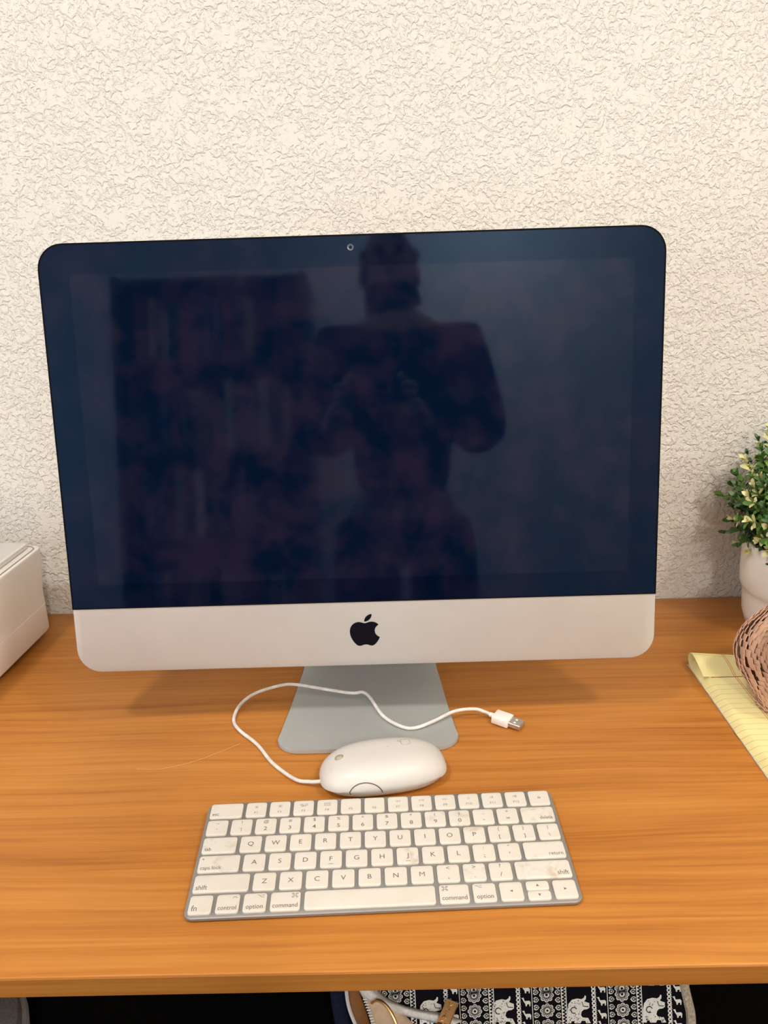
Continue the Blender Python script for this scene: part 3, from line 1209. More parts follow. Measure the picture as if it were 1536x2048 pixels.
# stack of sheets: left side slants inwards, so the sheets' rule ends show on it
bm = bmesh.new()
uvl = bm.loops.layers.uv.new('UVMap')
ny = 40
prof = [(0.0008, 0.0015), (0.0020, 0.0032), (0.0042, 0.0060), (0.0066, 0.0084), (0.0085, 0.0094)]
yoff = [0.0, 0.0010, 0.0024, 0.0036, 0.0045]
rows = []
for i in range(ny + 1):
    y = -0.008 - (PLN - 0.010) * i / ny
    w = 0.0006 * math.sin(i * 1.7) + 0.0004 * math.sin(i * 0.6)
    rows.append([bm.verts.new((x + w, y, z)) for x, z in prof] + [bm.verts.new((PW, y, 0.0094)), bm.verts.new((PW, y, 0.0015))])
uvof = {}
for r in rows:
    for k, v in enumerate(r):
        sk = yoff[k] if k < 5 else 0.0045
        uvof[v] = (v.co.x - 0.0, -v.co.y - 0.0606 + (0.0045 - sk))
for a, b in zip(rows, rows[1:]):
    for k in range(len(a) - 1):
        f = bm.faces.new((a[k], a[k + 1], b[k + 1], b[k]))
for r, rev in ((rows[0], False), (rows[-1], True)):
    bm.faces.new(r if not rev else list(reversed(r)))
for f in bm.faces:
    for l in f.loops:
        l[uvl].uv = uvof[l.vert]
new_obj('page_stack', bm, M['paper'], pad, angle=30)
# curled page: comes over the top edge and ends in a loose lip
bm = bmesh.new()
uvl = bm.loops.layers.uv.new('UVMap')
sec = catmull([(0, -0.0380, 0.0020), (0, -0.0250, 0.0016), (0, -0.0120, 0.0020), (0, -0.0045, 0.0062), (0, -0.0035, 0.0120), (0, -0.0075, 0.0168),
               (0, -0.0160, 0.0182), (0, -0.0290, 0.0160), (0, -0.0415, 0.0122), (0, -0.0460, 0.0104)], 5)
ln = [0.0]
for a, b in zip(sec, sec[1:]):
    ln.append(ln[-1] + (b - a).length)
nx = 24
grid = []
for i in range(nx + 1):
    t = i / nx
    x = 0.0008 + (PW - 0.001) * t
    sq = 1.0 - 0.34 * min(1.0, t * 4.0)
    skew = 0.0
    grid.append([bm.verts.new((x - 0.0 + (skew * (s.z > 0.010) * (-s.y / 0.04)), s.y, 0.0014 + (s.z - 0.0014) * sq)) for s in sec])
for a, b in zip(grid, grid[1:]):
    for k in range(len(sec) - 1):
        f = bm.faces.new((a[k], a[k + 1], b[k + 1], b[k]))
        for l in f.loops:
            kk = a.index(l.vert) if l.vert in a else b.index(l.vert)
            d = ln[-1] - ln[kk]
            # one rule 30 mm up from the lip, one at the lip
            l[uvl].uv = (l.vert.co.x, 0.0087 + max(-0.004, min(0.004, d - 0.0330)))
me_o = new_obj('curled_page', bm, M['paper'], pad, angle=60)
sol = me_o.modifiers.new('thickness', 'SOLIDIFY')
sol.thickness = 0.0006
sol.offset = 0
bm = bmesh.new()
box(bm, (0.009, -0.0472, 0.0094), (PW - 0.001, -0.0460, 0.0097))
new_obj('lip_shadow_line', bm, M['lip_shadow'], pad, smooth=False)['label'] = 'brown line painted as the shadow under the curled page'

# ================================================================== KRAFT PAPER BUNDLE
KC, KR = Vector((0.4430, -0.2700, 0.0570)), (0.1060, 0.083, 0.0890)
kraft = tag(empty('wrapped_bundle', (KC.x, KC.y, 0.0132)), 'round bundle in brown honeycomb kraft paper resting on the notepad', 'packing paper')
rk = random.Random(5)


def kraft_pt(th, ph, s=1.0):
    """th: around the vertical axis, ph: -90..90 deg latitude."""
    lump = 1 + 0.055 * math.sin(3.1 * th + 2.0 * ph) + 0.045 * math.sin(5.3 * ph - 2.2 * th + 1.1) + 0.03 * math.sin(9 * th + 4 * ph)
    d = Vector((math.cos(ph) * math.cos(th) * KR[0], math.cos(ph) * math.sin(th) * KR[1], math.sin(ph) * KR[2])) * lump * s
    p = KC + d
    p.z = max(p.z, 0.0140)
    return p


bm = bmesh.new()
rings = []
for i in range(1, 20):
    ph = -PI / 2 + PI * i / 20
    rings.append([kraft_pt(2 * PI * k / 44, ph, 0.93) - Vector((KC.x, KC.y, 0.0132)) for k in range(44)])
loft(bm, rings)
new_obj('inner_wrap', bm, M['kraft_shade'], kraft)['label'] = 'inner paper layers coloured dark for the shade in the gaps'
bm = bmesh.new()
NR = 46
for i in range(NR):
    ph = -1.20 + 2.62 * i / (NR - 1)
    circ = 2 * PI * max(0.2, math.cos(ph)) * 0.090
    n = max(8, int(circ / 0.0064))
    for k in range(n):
        th = 2 * PI * (k + 0.5 * (i % 2)) / n + rk.uniform(-.015, .015)
        c = kraft_pt(th, ph, 0.975 + 0.02 * math.sin(7 * th + 9 * ph))
        e1 = (kraft_pt(th + 0.03, ph) - kraft_pt(th - 0.03, ph))
        e2 = (kraft_pt(th, ph + 0.03) - kraft_pt(th, ph - 0.03))
        if e1.length < 1e-6 or e2.length < 1e-6:
            continue
        e1.normalize()
        e2.normalize()
        nn = e1.cross(e2).normalized()
        crush = 0.5 + 0.5 * math.sin(3.3 * th + 5.0 * ph + 1.0)
        crush = max(0.0, crush - 0.62) / 0.38 if ph < 0.55 else 0.0
        rot = 0.22 + rk.uniform(-.07, .07) + crush * rk.uniform(-.7, .9)
        tilt = 0.10 + rk.uniform(-.06, .06) + crush * rk.uniform(-.3, .5)
        tw = 0.0011 + rk.uniform(-.0003, .0004) + crush * rk.uniform(-.002, .002)      # right edge lifted: a slit opens beside the next cell
        a1 = (e1 * math.cos(rot) + e2 * math.sin(rot))
        a2 = (e2 * math.cos(rot) - e1 * math.sin(rot))
        up = (a2 * math.cos(tilt) + nn * math.sin(tilt))
        k_ = 1.0 + 0.35 * crush
        w, h = 0.0037 * rk.uniform(.94, 1.08) * k_, 0.0070 * rk.uniform(.92, 1.12) * k_
        base = c - up * h * 0.5
        q = [base - a1 * w - nn * tw, base + a1 * w + nn * tw, base + up * h * .5 + a1 * w + nn * tw * 1.3, base + up * h + a1 * w * .92 + nn * tw,
             base + up * h - a1 * w - nn * tw * .6, base + up * h * .5 - a1 * w - nn * tw]
        off = Vector((KC.x, KC.y, 0.0132))
        vv = []
        for p_ in q:
            p_ = p_ - off
            p_.z = max(p_.z, 0.0003)
            vv.append(bm.verts.new(p_))
        bm.faces.new((vv[0], vv[1], vv[2], vv[5]))
        bm.faces.new((vv[5], vv[2], vv[3], vv[4]))
ko = new_obj('paper_cell_mesh', bm, M['kraft'], kraft, smooth=False)
ko['kind'] = 'stuff'
sol = ko.modifiers.new('thickness', 'SOLIDIFY')
sol.thickness = 0.0005

# ================================================================== POTTED PLANT
PC = Vector((0.4760, -0.0900, 0.0))
plant = tag(empty('potted_plant', PC), 'small leafy green plant with cream tips in a white pot', 'plant')
bm = bmesh.new()
lathe(bm, [(0.050, 0.0), (0.0575, 0.001), (0.0625, 0.006), (0.0665, 0.020), (0.0680, 0.040), (0.0685, 0.0470), (0.0700, 0.0500), (0.0722, 0.0550),
           (0.0730, 0.070), (0.0732, 0.104), (0.0722, 0.1075), (0.0700, 0.1080), (0.0685, 0.105), (0.0680, 0.090)], 64, True, False)
new_obj('pot', bm, M['ceramic'], plant, angle=40)['label'] = 'white glazed pot with a wider upper band'
bm = bmesh.new()
lathe(bm, [(0.0682, 0.094), (0.050, 0.100), (0.02, 0.105), (0.004, 0.106)], 32, False, True)
new_obj('moss', bm, M['soil'], plant)
rp = random.Random(11)


def leaf_mesh(name, L, W, cup, mat):
    bm = bmesh.new()
    st = [(0.0, 0.12), (0.28, 0.66), (0.58, 1.0), (0.83, 0.80)]
    mid = [bm.verts.new((0, L * t, 0.10 * L * math.sin(t * 2.2) - cup * L * 0.3 * t * t)) for t, w in st]
    le = [bm.verts.new((-W * w / 2, L * t, 0.10 * L * math.sin(t * 2.2) + cup * W * 0.3 * w - cup * L * 0.3 * t * t)) for t, w in st]
    ri = [bm.verts.new((W * w / 2, L * t, 0.10 * L * math.sin(t * 2.2) + cup * W * 0.3 * w - cup * L * 0.3 * t * t)) for t, w in st]
    tip = bm.verts.new((0, L, 0.10 * L * math.sin(2.2) - cup * L * 0.3))
    for a in range(3):
        bm.faces.new((le[a], mid[a], mid[a + 1], le[a + 1]))
        bm.faces.new((mid[a], ri[a], ri[a + 1], mid[a + 1]))
    bm.faces.new((le[3], mid[3], tip))
    bm.faces.new((mid[3], ri[3], tip))
    me = bpy.data.meshes.new(name)
    bm.to_mesh(me)
    bm.free()
    for p_ in me.polygons:
        p_.use_smooth = True
    me.materials.append(mat)
    return me


LEAVES = {
    'g': [leaf_mesh('leaf', .0142, .0062, .25, M['leaf']), leaf_mesh('leaf', .0115, .0058, .35, M['leaf'])],
    'd': [leaf_mesh('leaf', .0130, .0050, .25, M['leaf_dark']), leaf_mesh('leaf', .0090, .0052, .3, M['leaf_dark'])],
    'p': [leaf_mesh('leaf', .0125, .0054, .3, M['leaf_pale']), leaf_mesh('leaf', .0095, .0050, .35, M['leaf_pale'])]}
n_leaf = 0
rest = bmesh.new()
rest_mats = [M['leaf'], M['leaf_dark'], M['leaf_pale']]
sprigs = []
NSP = 330
for i in range(NSP):
    # golden-spiral directions over the upper dome, reaching a little below the horizontal
    zz = 1 - (i + 0.5) / NSP * 1.55
    th = i * 2.39996
    sprigs.append((zz, th))
sprigs = [q for q in sprigs if q[0] > -0.55]
HC = Vector((0, 0, 0.150))


def in_view(pw):
    """True where the photograph shows this point (left part of the crown)."""
    v = cam.matrix_basis.inverted() @ pw
    f = 1683.37
    x, y = 768 + f * v.x / -v.z, 1024 - f * v.y / -v.z
    return x < 1556


def shows(q):
    zz_, th_ = q
    r_ = math.sqrt(max(0, 1 - zz_ * zz_))
    return r_ * math.cos(th_) * 0.9 + r_ * math.sin(th_) * 0.55 - 0.2 * zz_


sprigs.sort(key=shows)          # the side turned to the camera's left view first
for zz, th in sprigs:
    rr = math.sqrt(max(0, 1 - zz * zz))
    d = Vector((rr * math.cos(th), rr * math.sin(th), zz))
    reach = rp.uniform(0.80, 1.06)
    end = HC + Vector((d.x * 0.093, d.y * 0.088, d.z * 0.094)) * reach
    if end.z < 0.074:
        end.z = 0.074 + rp.uniform(0, .008)
    if PC.y + end.y > -0.014:
        end.y = -0.014 - PC.y - rp.uniform(0, .006)
    root = Vector((d.x * 0.035, d.y * 0.035, 0.098))
    midp = root.lerp(end, 0.5) + Vector((d.x * .006, d.y * .006, 0.012))
    path = catmull([root, midp, end], 8)
    pw = PC + end
    visible = in_view(pw) and d.y < 0.75
    kind_r = rp.random()
    if visible and n_leaf < 296:
        bm = bmesh.new()
        tube(bm, path, 0.0008, 5)
        so = new_obj('stem', bm, M['stem'], plant)
    else:
        so = None
    pale_tip = kind_r < 0.38
    dark = kind_r > 0.66
    npair = 7
    for k in range(npair + 1):
        t = 0.45 + 0.55 * k / npair
        idx = min(len(path) - 1, int(t * (len(path) - 1)))
        pos = path[idx]
        tan = (path[min(idx + 1, len(path) - 1)] - path[max(idx - 1, 0)]).normalized()
        s1 = tan.cross(Vector((0.3, 0.2, 1))).normalized()
        s2 = s1.cross(tan).normalized()
        turn = k * PI / 2 + rp.uniform(-.4, .4)
        cnt = 2 if k < npair else 4
        for j in range(cnt):
            a = turn + j * 2 * PI / cnt
            side = s1 * math.cos(a) + s2 * math.sin(a)
            spread = 1.0 if k < npair else 0.45
            dirv = (tan * (0.55 if k < npair else 1.0) + side * spread).normalized()
            nrm = (tan - dirv * tan.dot(dirv))
            nrm = nrm.normalized() if nrm.length > 1e-4 else s2
            xax = dirv.cross(nrm).normalized()
            mt = Matrix((xax, dirv, nrm)).transposed().to_4x4()
            sc = rp.uniform(.75, 1.12) * (1.0 if k < npair else 0.85)
            mt = Matrix.Translation(pos) @ mt @ Matrix.Scale(sc, 4)
            tipz = PC + (mt @ Vector((0, .013, 0)))
            if tipz.y > -0.004:
                continue
            kd = 'p' if (pale_tip and k >= npair - 2) else ('d' if dark else 'g')
            me = LEAVES[kd][rp.randrange(2)]
            if so is not None and n_leaf < 300 and k >= 1:
                lo = bpy.data.objects.new('leaf', me)
                COL.objects.link(lo)
                lo.parent = so
                lo.matrix_local = mt
                n_leaf += 1
            else:
                nf0 = len(rest.faces)
                tmp = me.copy()
                tmp.transform(mt)
                rest.from_mesh(tmp)
                bpy.data.meshes.remove(tmp)
                rest.faces.ensure_lookup_table()
                mi = 'gdp'.index(kd)
                for fi in range(nf0, len(rest.faces)):
                    rest.faces[fi].material_index = mi
ro = new_obj('foliage', rest, rest_mats, plant, angle=80)
ro['kind'] = 'stuff'

# ================================================================== PRINTER
printer = tag(empty('printer', (-0.6235, -0.187, 0.0), math.radians(-4.4)), 'boxy white printer with raised lid at the left edge of the desk', 'printer')
PHW, PHD = 0.2065, 0.150


def pr_ring(inset, z, r=0.012, lean=0.0):
    return [(x, y, z) for x, y in rrect(2 * (PHW - inset + lean), 2 * (PHD - inset), r, 6)]


bm = bmesh.new()
loft(bm, [pr_ring(0.006, 0.0060), pr_ring(0.0015, 0.0085), pr_ring(0.0, 0.011), pr_ring(0, 0.0428), pr_ring(0.0006, 0.0434)])
new_obj('lower_case', bm, M['printer'], printer, angle=40)
bm = bmesh.new()
loft(bm, [pr_ring(0.0006, 0.0435), pr_ring(0.0, 0.0441), pr_ring(0, 0.060), pr_ring(0, 0.1105, lean=0.005), pr_ring(0.0008, 0.1125, lean=0.005), pr_ring(0.003, 0.1132, lean=0.005)])
new_obj('upper_case', bm, M['printer'], printer, angle=40)
bm = bmesh.new()
out = [(x, y) for x, y in rrect(2 * (PHW + 0.0005), 2 * (PHD - 0.0055), 0.012, 6)]
pts3 = [Vector((x, y, 0.1133)) for x, y in out] + [Vector((out[0][0], out[0][1], 0.1133))]
tube(bm, pts3, 0.0008, 6)
new_obj('lid_groove', bm, M['printer_seam'], printer)['label'] = 'thin grey groove around the top'
bm = bmesh.new()
def lid_ring(inset, z):
    return [(x + 0.0050, y + 0.0040, z) for x, y in rrect(2 * (PHW - 0.0130 - inset), 2 * (PHD - 0.014 - inset), 0.004, 4)]
loft(bm, [lid_ring(0.0012, 0.1132), lid_ring(0.0, 0.1142), lid_ring(0, 0.1190), lid_ring(0.0010, 0.1198)])
new_obj('lid', bm, M['printer_top'], printer, angle=40)['label'] = 'raised flat lid'
for sx in (-1, 1):
    for sy in (-1, 1):
        bm = bmesh.new()
        lathe(bm, [(0.011, 0.0), (0.011, 0.0062)], 16, True, True, sx * 0.17, sy * 0.12)
        new_obj('rubber_foot', bm, M['printer_dark'], printer)

# ================================================================== BENCH UNDER THE DESK
BZ = -0.275
bench = tag(empty('bench', (-0.02, -0.47, FLOOR_Z)), 'black upholstered bench pushed under the desk', 'bench')
bm = bmesh.new()
box(bm, (-0.62, -0.28, BZ - FLOOR_Z - 0.09), (0.62, 0.20, BZ - FLOOR_Z), 0.018, 3)
new_obj('seat_pad', bm, M['velvet'], bench)
for sx in (-1, 1):
    for yy in (-0.24, 0.16):
        bm = bmesh.new()
        box(bm, (sx * 0.57 - .02, yy - .02, 0), (sx * 0.57 + .02, yy + .02, BZ - FLOOR_Z - 0.08), 0.003)
        new_obj('leg', bm, M['metal_black'], bench)

# ================================================================== HANDBAG ON THE BENCH
# face plane of the bag: px() carries print positions of the photograph's pixel grid onto that plane
CAMM = cam.matrix_basis.copy() if False else Matrix.Translation(cam.location) @ cam.rotation_euler.to_matrix().to_4x4()
BT = math.radians(33)
BO = Vector((0.10, -0.395, -0.220))
BU = Vector((1, 0, 0))
BV = Vector((0, math.cos(BT), math.sin(BT)))
BN = BU.cross(BV)


def bag_uv(x, y):
    """Photograph position (x, y) -> (u, v) in metres on the bag's face."""
    d = CAMM.to_3x3() @ Vector(((x - 768) / 1683.37, -(y - 1024) / 1683.37, -1))
    o = Vector(cam.location)
    t = (BO - o).dot(BN) / d.dot(BN)
    p_ = o + d * t - BO
    return (p_.dot(BU), p_.dot(BV))


bag = tag(empty('handbag', (BO.x, BO.y, BZ)), 'black tote bag with white elephant print and gold zip tag under the desk', 'bag')
BB = Vector((BO.x, BO.y, BZ))


def bag_f(u, v, z=0.0):
    return BO + BU * u + BV * v + BN * z - BB


def bag_px(x, y, z=0.0):
    u, v = bag_uv(x, y)
    return bag_f(u, v, z)


# body: puffy wedge between the face and the bench
ul = bag_uv(722, 2010)[0]
ur = bag_uv(1374, 2010)[0]
bm = bmesh.new()
V0, V1 = -0.056, 0.098


def bag_ring(inset, lift):
    ring = []
    for x, y in rrect(ur - ul - 2 * inset, V1 - V0 - 2 * inset, 0.014, 5, (ul + ur) / 2, (V0 + V1) / 2):
        ring.append(bag_f(x, y, lift))
    return ring


bot = [Vector((p_.x, p_.y, 0.001)) for p_ in bag_ring(0.004, -0.008)]
loft(bm, [bot, bag_ring(0.0, -0.010), bag_ring(0.0, -0.005), bag_ring(0.0025, -0.0012), bag_ring(0.006, 0.0)])
new_obj('body', bm, M['canvas'], bag, angle=50)['label'] = 'black canvas bag body'
# print on the face
ZP = 0.0004


def bp(pts, cx, cy, sx, sy=None):
    sy = sx if sy is None else sy
    return [bag_uv(cx + x * sx, cy - y * sy) for x, y in pts]


bfr = lambda x, y, z: bag_f(x, y, z)
pm = bmesh.new()
ELE = [(378, 350), (376, 235), (384, 182), (412, 146), (458, 134), (498, 140), (519, 126), (527, 106), (537, 112), (536, 138), (522, 158), (545, 168), (566, 174),
       (568, 214), (548, 228), (518, 232), (500, 248), (493, 280), (508, 300), (556, 304), (580, 350), (540, 352), (532, 330), (500, 330), (490, 352), (440, 352), (430, 332), (410, 335), (408, 352)]
ELE = [((x - 470) / 4.389, -(y - 230) / 4.389) for x, y in ELE]
ANI = [(620, 50), (640, 45), (650, 75), (690, 72), (702, 85), (700, 120), (692, 122), (690, 102), (672, 104), (668, 122), (658, 120), (655, 100), (640, 80), (632, 62)]
ANI = [((x - 665) / 4.389, -(y - 85) / 4.389) for x, y in ANI]
dark = bmesh.new()


ZIPTOP = ((735, 1930), (748, 1960), (754, 1974), (772, 1994), (805, 2010), (845, 2020), (884, 2026), (925, 2038))


def clipped(cx, cy):
    """True where the open zip end of the bag leaves no printed cloth."""
    if cx < 735 or cx > 1360:
        return True
    for (x0, y0), (x1, y1) in zip(ZIPTOP, ZIPTOP[1:]):
        if x0 <= cx < x1:
            return cy > y0 + (y1 - y0) * (cx - x0) / (x1 - x0) + 7
    return False


def flower(cx, cy, r=14):
    if clipped(cx, cy):
        return
    for k in range(8):
        a = k * PI / 4
        flat_poly(pm, bp(circle_pts(.68 * math.cos(a), .68 * math.sin(a), .30, 10), cx, cy, r), ZP, 0, bfr)
        stroke(dark, bp(circle_pts(.66 * math.cos(a), .66 * math.sin(a), .15, 8), cx, cy, r), .0005, ZP * 2, True, bfr)
    flat_poly(pm, bp(circle_pts(0, 0, .62, 16), cx, cy, r), ZP * 1.1, 0, bfr)
    stroke(dark, bp(circle_pts(0, 0, .42, 14), cx, cy, r), .0006, ZP * 2, True, bfr)
    flat_poly(dark, bp(circle_pts(0, 0, .16, 10), cx, cy, r), ZP * 2, 0, bfr)
    for k in range(8):
        a = k * PI / 4 + PI / 8
        stroke(dark, bp([(.44 * math.cos(a), .44 * math.sin(a)), (.62 * math.cos(a), .62 * math.sin(a))], cx, cy, r), .0004, ZP * 2, False, bfr)


def heart(cx, cy, d):
    if clipped(cx, cy):
        return
    pts = [(d * -1.0, 0), (d * -.4, .75), (d * .35, .95), (d * .9, .55), (d * .6, 0), (d * .9, -.55), (d * .35, -.95), (d * -.4, -.75)]
    pts = [(-x, y) for x, y in pts]
    flat_poly(pm, bp(pts, cx, cy, 6.0), ZP, 0, bfr)
    stroke(dark, bp([(.50 * x + .05, .5 * y) for x, y in pts], cx, cy, 6.0), .0008, ZP * 2, True, bfr)


re_ = random.Random(3)
lean = 0.055            # print columns lean slightly
for c in range(-3, 4):
    ex = 1156 + 151 * (c - 0) + 0
    if c == -2:
        ex += 6
    for row in range(-1, 2):
        ey = 2019 + row * 74 - 1.5 * c
        def col(off, y):
            return ex + off + (y - 2010) * lean
        if not clipped(col(0, ey) - 4, ey - 16) and ey < 2080:
            flat_poly(pm, bp(ELE, col(0, ey), ey, 1.0), ZP, 0, bfr)
            for _ in range(46):
                qx, qy = re_.uniform(-20, 4), re_.uniform(-26, 18)
                if re_.random() < .3:
                    qx, qy = re_.uniform(-18, 22), re_.uniform(-27, -16)
                flat_poly(dark, bp(circle_pts(0, 0, re_.uniform(.5, 1.2), 6), col(0, ey) + qx, ey - qy, 1.0), ZP * 2, 0, bfr)
            stroke(dark, bp(circle_pts(-9, -2, 6, 10, 20, 300), col(0, ey), ey, 1.0), .0007, ZP * 2, False, bfr)
            stroke(dark, bp([(7, 15), (10, 6), (20, 5)], col(0, ey), ey, 1.0), .0006, ZP * 2, False, bfr)
        for k in range(9):
            y = ey - 37 + k * 8.3
            if not clipped(col(32, y), y):
                stroke(pm, bp(circle_pts(0, 0, 3.3, 10), col(32, y), y, 1.0, .95), .0011, ZP, True, bfr)
                flat_poly(pm, bp(circle_pts(0, 0, 1.0, 6), col(36.5, y), y + 4, 1.0), ZP, 0, bfr)
        for k in range(3):
            y = ey - 42 + k * 26
            if not clipped(col(47, y), y):
                flat_poly(pm, bp(ANI, col(48, y), y, 1.0), ZP, 0, bfr)
        for k in range(5):
            y = ey - 36 + k * 15.4
            heart(col(67.5, y), y, 1)
            heart(col(111, y), y, -1)
        for k in range(3):
            flower(col(89, ey - 30 + k * 31), ey - 30 + k * 31, 15)
        # line beside the hearts and the zig-zag strip
        ya, yb = ey - 40, ey + 34
        if not clipped(col(60, ya), ya):
            stroke(pm, [bag_uv(col(59.5, ya), ya), bag_uv(col(59.5, yb), yb)], .0006, ZP, False, bfr)
        if not clipped(col(118, ya), ya):
            stroke(pm, [bag_uv(col(118.5, ya), ya), bag_uv(col(118.5, yb), yb)], .0007, ZP, False, bfr)
            stroke(pm, [bag_uv(col(128, ya), ya), bag_uv(col(128, yb), yb)], .0007, ZP, False, bfr)
            for k in range(11):
                y = ya + k * 6.8
                flat_poly(pm, bp([(-3.6, -2.4), (-3.6, 2.4), (1.2, 0)], col(123, y), y, 1.0), ZP, 0, bfr)
                flat_poly(pm, bp([(3.8, -2.0), (3.8, 2.0), (.6, 0)], col(123, y), y + 3.4, 1.0), ZP, 0, bfr)
new_obj('elephant_print', pm, M['print_white'], bag, smooth=False)['label'] = 'white elephants, rosettes and hearts printed in columns'
new_obj('print_detail', dark, M['canvas'], bag, smooth=False)
# right-hand woven edge
bm = bmesh.new()
tube(bm, catmull([bag_px(1366, 1950, .001), bag_px(1369, 1975, .001), bag_px(1376, 2005, .001), bag_px(1381, 2030, .001), bag_px(1381, 2065, .001), bag_px(1376, 2100, -.002)], 6), 0.0042, 8)
new_obj('edge_trim', bm, M['trimtan'], bag)['label'] = 'beige woven edging'
# open end on the left: navy gusset, white piping, tan lining, white zip tape
def ribbon(name, left, right, mat, lift=0.0, bulge=0.004, label=None, th=0.0012):
    bm = bmesh.new()
    A = catmull([bag_px(x, y, lift) for x, y in left], 6)
    B = catmull([bag_px(x, y, lift) for x, y in right], 6)
    rows = []
    for a, b in zip(A, B):
        rows.append([bm.verts.new(a.lerp(b, k / 6) + (BN * bulge * math.sin(PI * k / 6))) for k in range(7)])
    for a, b in zip(rows, rows[1:]):
        for k in range(6):
            bm.faces.new((a[k], a[k + 1], b[k + 1], b[k]))
    o = new_obj(name, bm, mat, bag, angle=70)
    s = o.modifiers.new('thickness', 'SOLIDIFY')
    s.thickness = th
    if label:
        o['label'] = label
    return o


ribbon('side_gusset', [(656, 1940), (658, 1975), (664, 2020), (672, 2060), (684, 2105)], [(694, 1940), (694, 1975), (698, 2020), (712, 2060), (738, 2105)], M['navy'], -.006, .003, 'navy side panel')
ribbon('tan_lining', [(694, 1940), (696, 1975), (701, 2020), (715, 2060), (735, 2105)], [(716, 1940), (718, 1980), (730, 2015), (744, 2060), (760, 2105)], M['tan'], .0010, .001, 'brown leather lining')
ribbon('beige_lining', [(712, 1940), (718, 1980), (734, 2012), (745, 2060), (760, 2105)], [(740, 1940), (752, 1985), (790, 2012), (838, 2060), (870, 2105)], M['tan_pale'], .0012, .001, 'beige ribbed lining')
bm = bmesh.new()
tube(bm, catmull([bag_px(692, 1940, .001), bag_px(692.5, 1975, .001), bag_px(697, 2010, .001), bag_px(708, 2042, .001), bag_px(726, 2080, .001)], 6), 0.0017, 8)
new_obj('white_piping', bm, M['piping'], bag)
ribbon('zip_tape', [(712, 1940), (716, 1978), (736, 2000), (770, 2014), (800, 2030), (862, 2044), (900, 2058)],
       [(745, 1935), (752, 1972), (772, 1994), (805, 2010), (845, 2020), (884, 2026), (925, 2040)], M['zip'], .001, .006, 'white zip tape')
# zip teeth
bm = bmesh.new()
for k in range(12):
    x, y = 727 + k * 1.9, 2000 + k * 5.4
    tube(bm, [bag_px(x - 1, y, .002), bag_px(x + 7, y - 1.6, .002)], 0.0007, 5)
new_obj('zip_teeth', bm, M['piping'], bag)
bm = bmesh.new()
tube(bm, catmull([bag_px(744, 2007, .004), bag_px(752, 2004, .009), bag_px(764, 2008, .011), bag_px(776, 2019, .011), bag_px(786, 2035, .010), bag_px(793, 2052, .008), bag_px(797, 2075, .004)], 8), 0.0016, 10)
new_obj('ring', bm, M['gold'], bag)['label'] = 'gold metal ring'
bm = bmesh.new()
tagq = [(893, 1999), (917, 2009), (898, 2056), (872, 2050)]
tp = []
for i in range(4):
    a, b = Vector(tagq[i]), Vector(tagq[(i + 1) % 4])
    for k in range(4):
        q = a.lerp(b, k / 4)
        tp.append((q.x, q.y))
ctr = Vector((895, 2028))
def tring(s, z):
    return [bag_px(ctr.x + (x - ctr.x) * s, ctr.y + (y - ctr.y) * s, z) for x, y in tp]
loft(bm, [tring(1, .008), tring(1, .0098), tring(.93, .0104), tring(.85, .0099)])
tg = new_obj('zip_tag', bm, M['gold'], bag, angle=25)
tg['label'] = 'gold zip tag with raised curls'
bm = bmesh.new()
for k, (x, y) in enumerate(((901, 2011), (897, 2020), (893, 2029), (888, 2038), (884, 2047))):
    tube(bm, [bag_px(x + 3.6 * math.cos(a) * (1 - .05 * i), y + 3.4 * math.sin(a), .0102) for i, a in enumerate([q * .62 + k for q in range(8)])], 0.00045, 5)
new_obj('raised_curls', bm, M['gold'], tg)

# grey round cushion at the left end of the bench
bm = bmesh.new()
CU = Vector((-0.435, -0.452, BZ))
lathe(bm, [(0.04, 0.001), (0.092, 0.004), (0.110, 0.025), (0.116, 0.055), (0.110, 0.085), (0.09, 0.100), (0.04, 0.106)], 40)
cu = tag(empty('cushion', CU), 'charcoal grey round cushion at the bench end below the desk', 'cushion')
new_obj('cushion_cover', bm, M['grey_fabric'], cu)
bm = bmesh.new()
tube(bm, [Vector((0.1135 * math.cos(a), 0.1135 * math.sin(a), 0.071)) for a in [2 * PI * k / 48 for k in range(49)]], 0.0040, 6)
new_obj('cushion_piping', bm, M['grey_pipe'], cu)

# ================================================================== BEHIND THE CAMERA (seen mirrored in the dark screen)
shelf = tag(empty('bookshelf', (-0.60, -2.62, FLOOR_Z)), 'dark wooden bookshelf mirrored in the left half of the screen', 'bookshelf')
SWX, SDY, SHZ = 0.33, 0.15, 1.70
for sx in (-1, 1):
    bm = bmesh.new()
    box(bm, (sx * SWX - .011, -SDY, 0), (sx * SWX + .011, SDY, SHZ), .002)
    new_obj('side_panel', bm, M['shelf'], shelf, smooth=False)
bm = bmesh.new()
box(bm, (-SWX + .011, -SDY, 0), (SWX - .011, -SDY + .008, SHZ))
new_obj('back_panel', bm, M['shelf'], shelf, smooth=False)
SHV = [0.06, 0.42, 0.78, 1.08, 1.40, 1.68]
for z in SHV:
    bm = bmesh.new()
    box(bm, (-SWX + .011, -SDY + .008, z - .010), (SWX - .011, SDY, z + .010), .0015)
    new_obj('shelf_board', bm, M['shelf'], shelf, smooth=False)
cols = [srgb(150, 60, 45), srgb(60, 90, 120), srgb(180, 150, 110), srgb(70, 100, 70), srgb(120, 110, 130), srgb(200, 190, 170), srgb(60, 50, 70)]
bmats = [simple('book_cover_%s' % n, c, 0.5, grain=0.08, gscale=40) for n, c in zip(('rust', 'blue', 'tan', 'green', 'mauve', 'cream', 'plum'), cols)]
pages = simple('book_pages', (0.62, 0.56, 0.45, 1), 0.8, grain=0.1, gscale=300)
rb = random.Random(4)
CNAMES = ('rust', 'blue', 'tan', 'green', 'mauve', 'cream', 'plum')
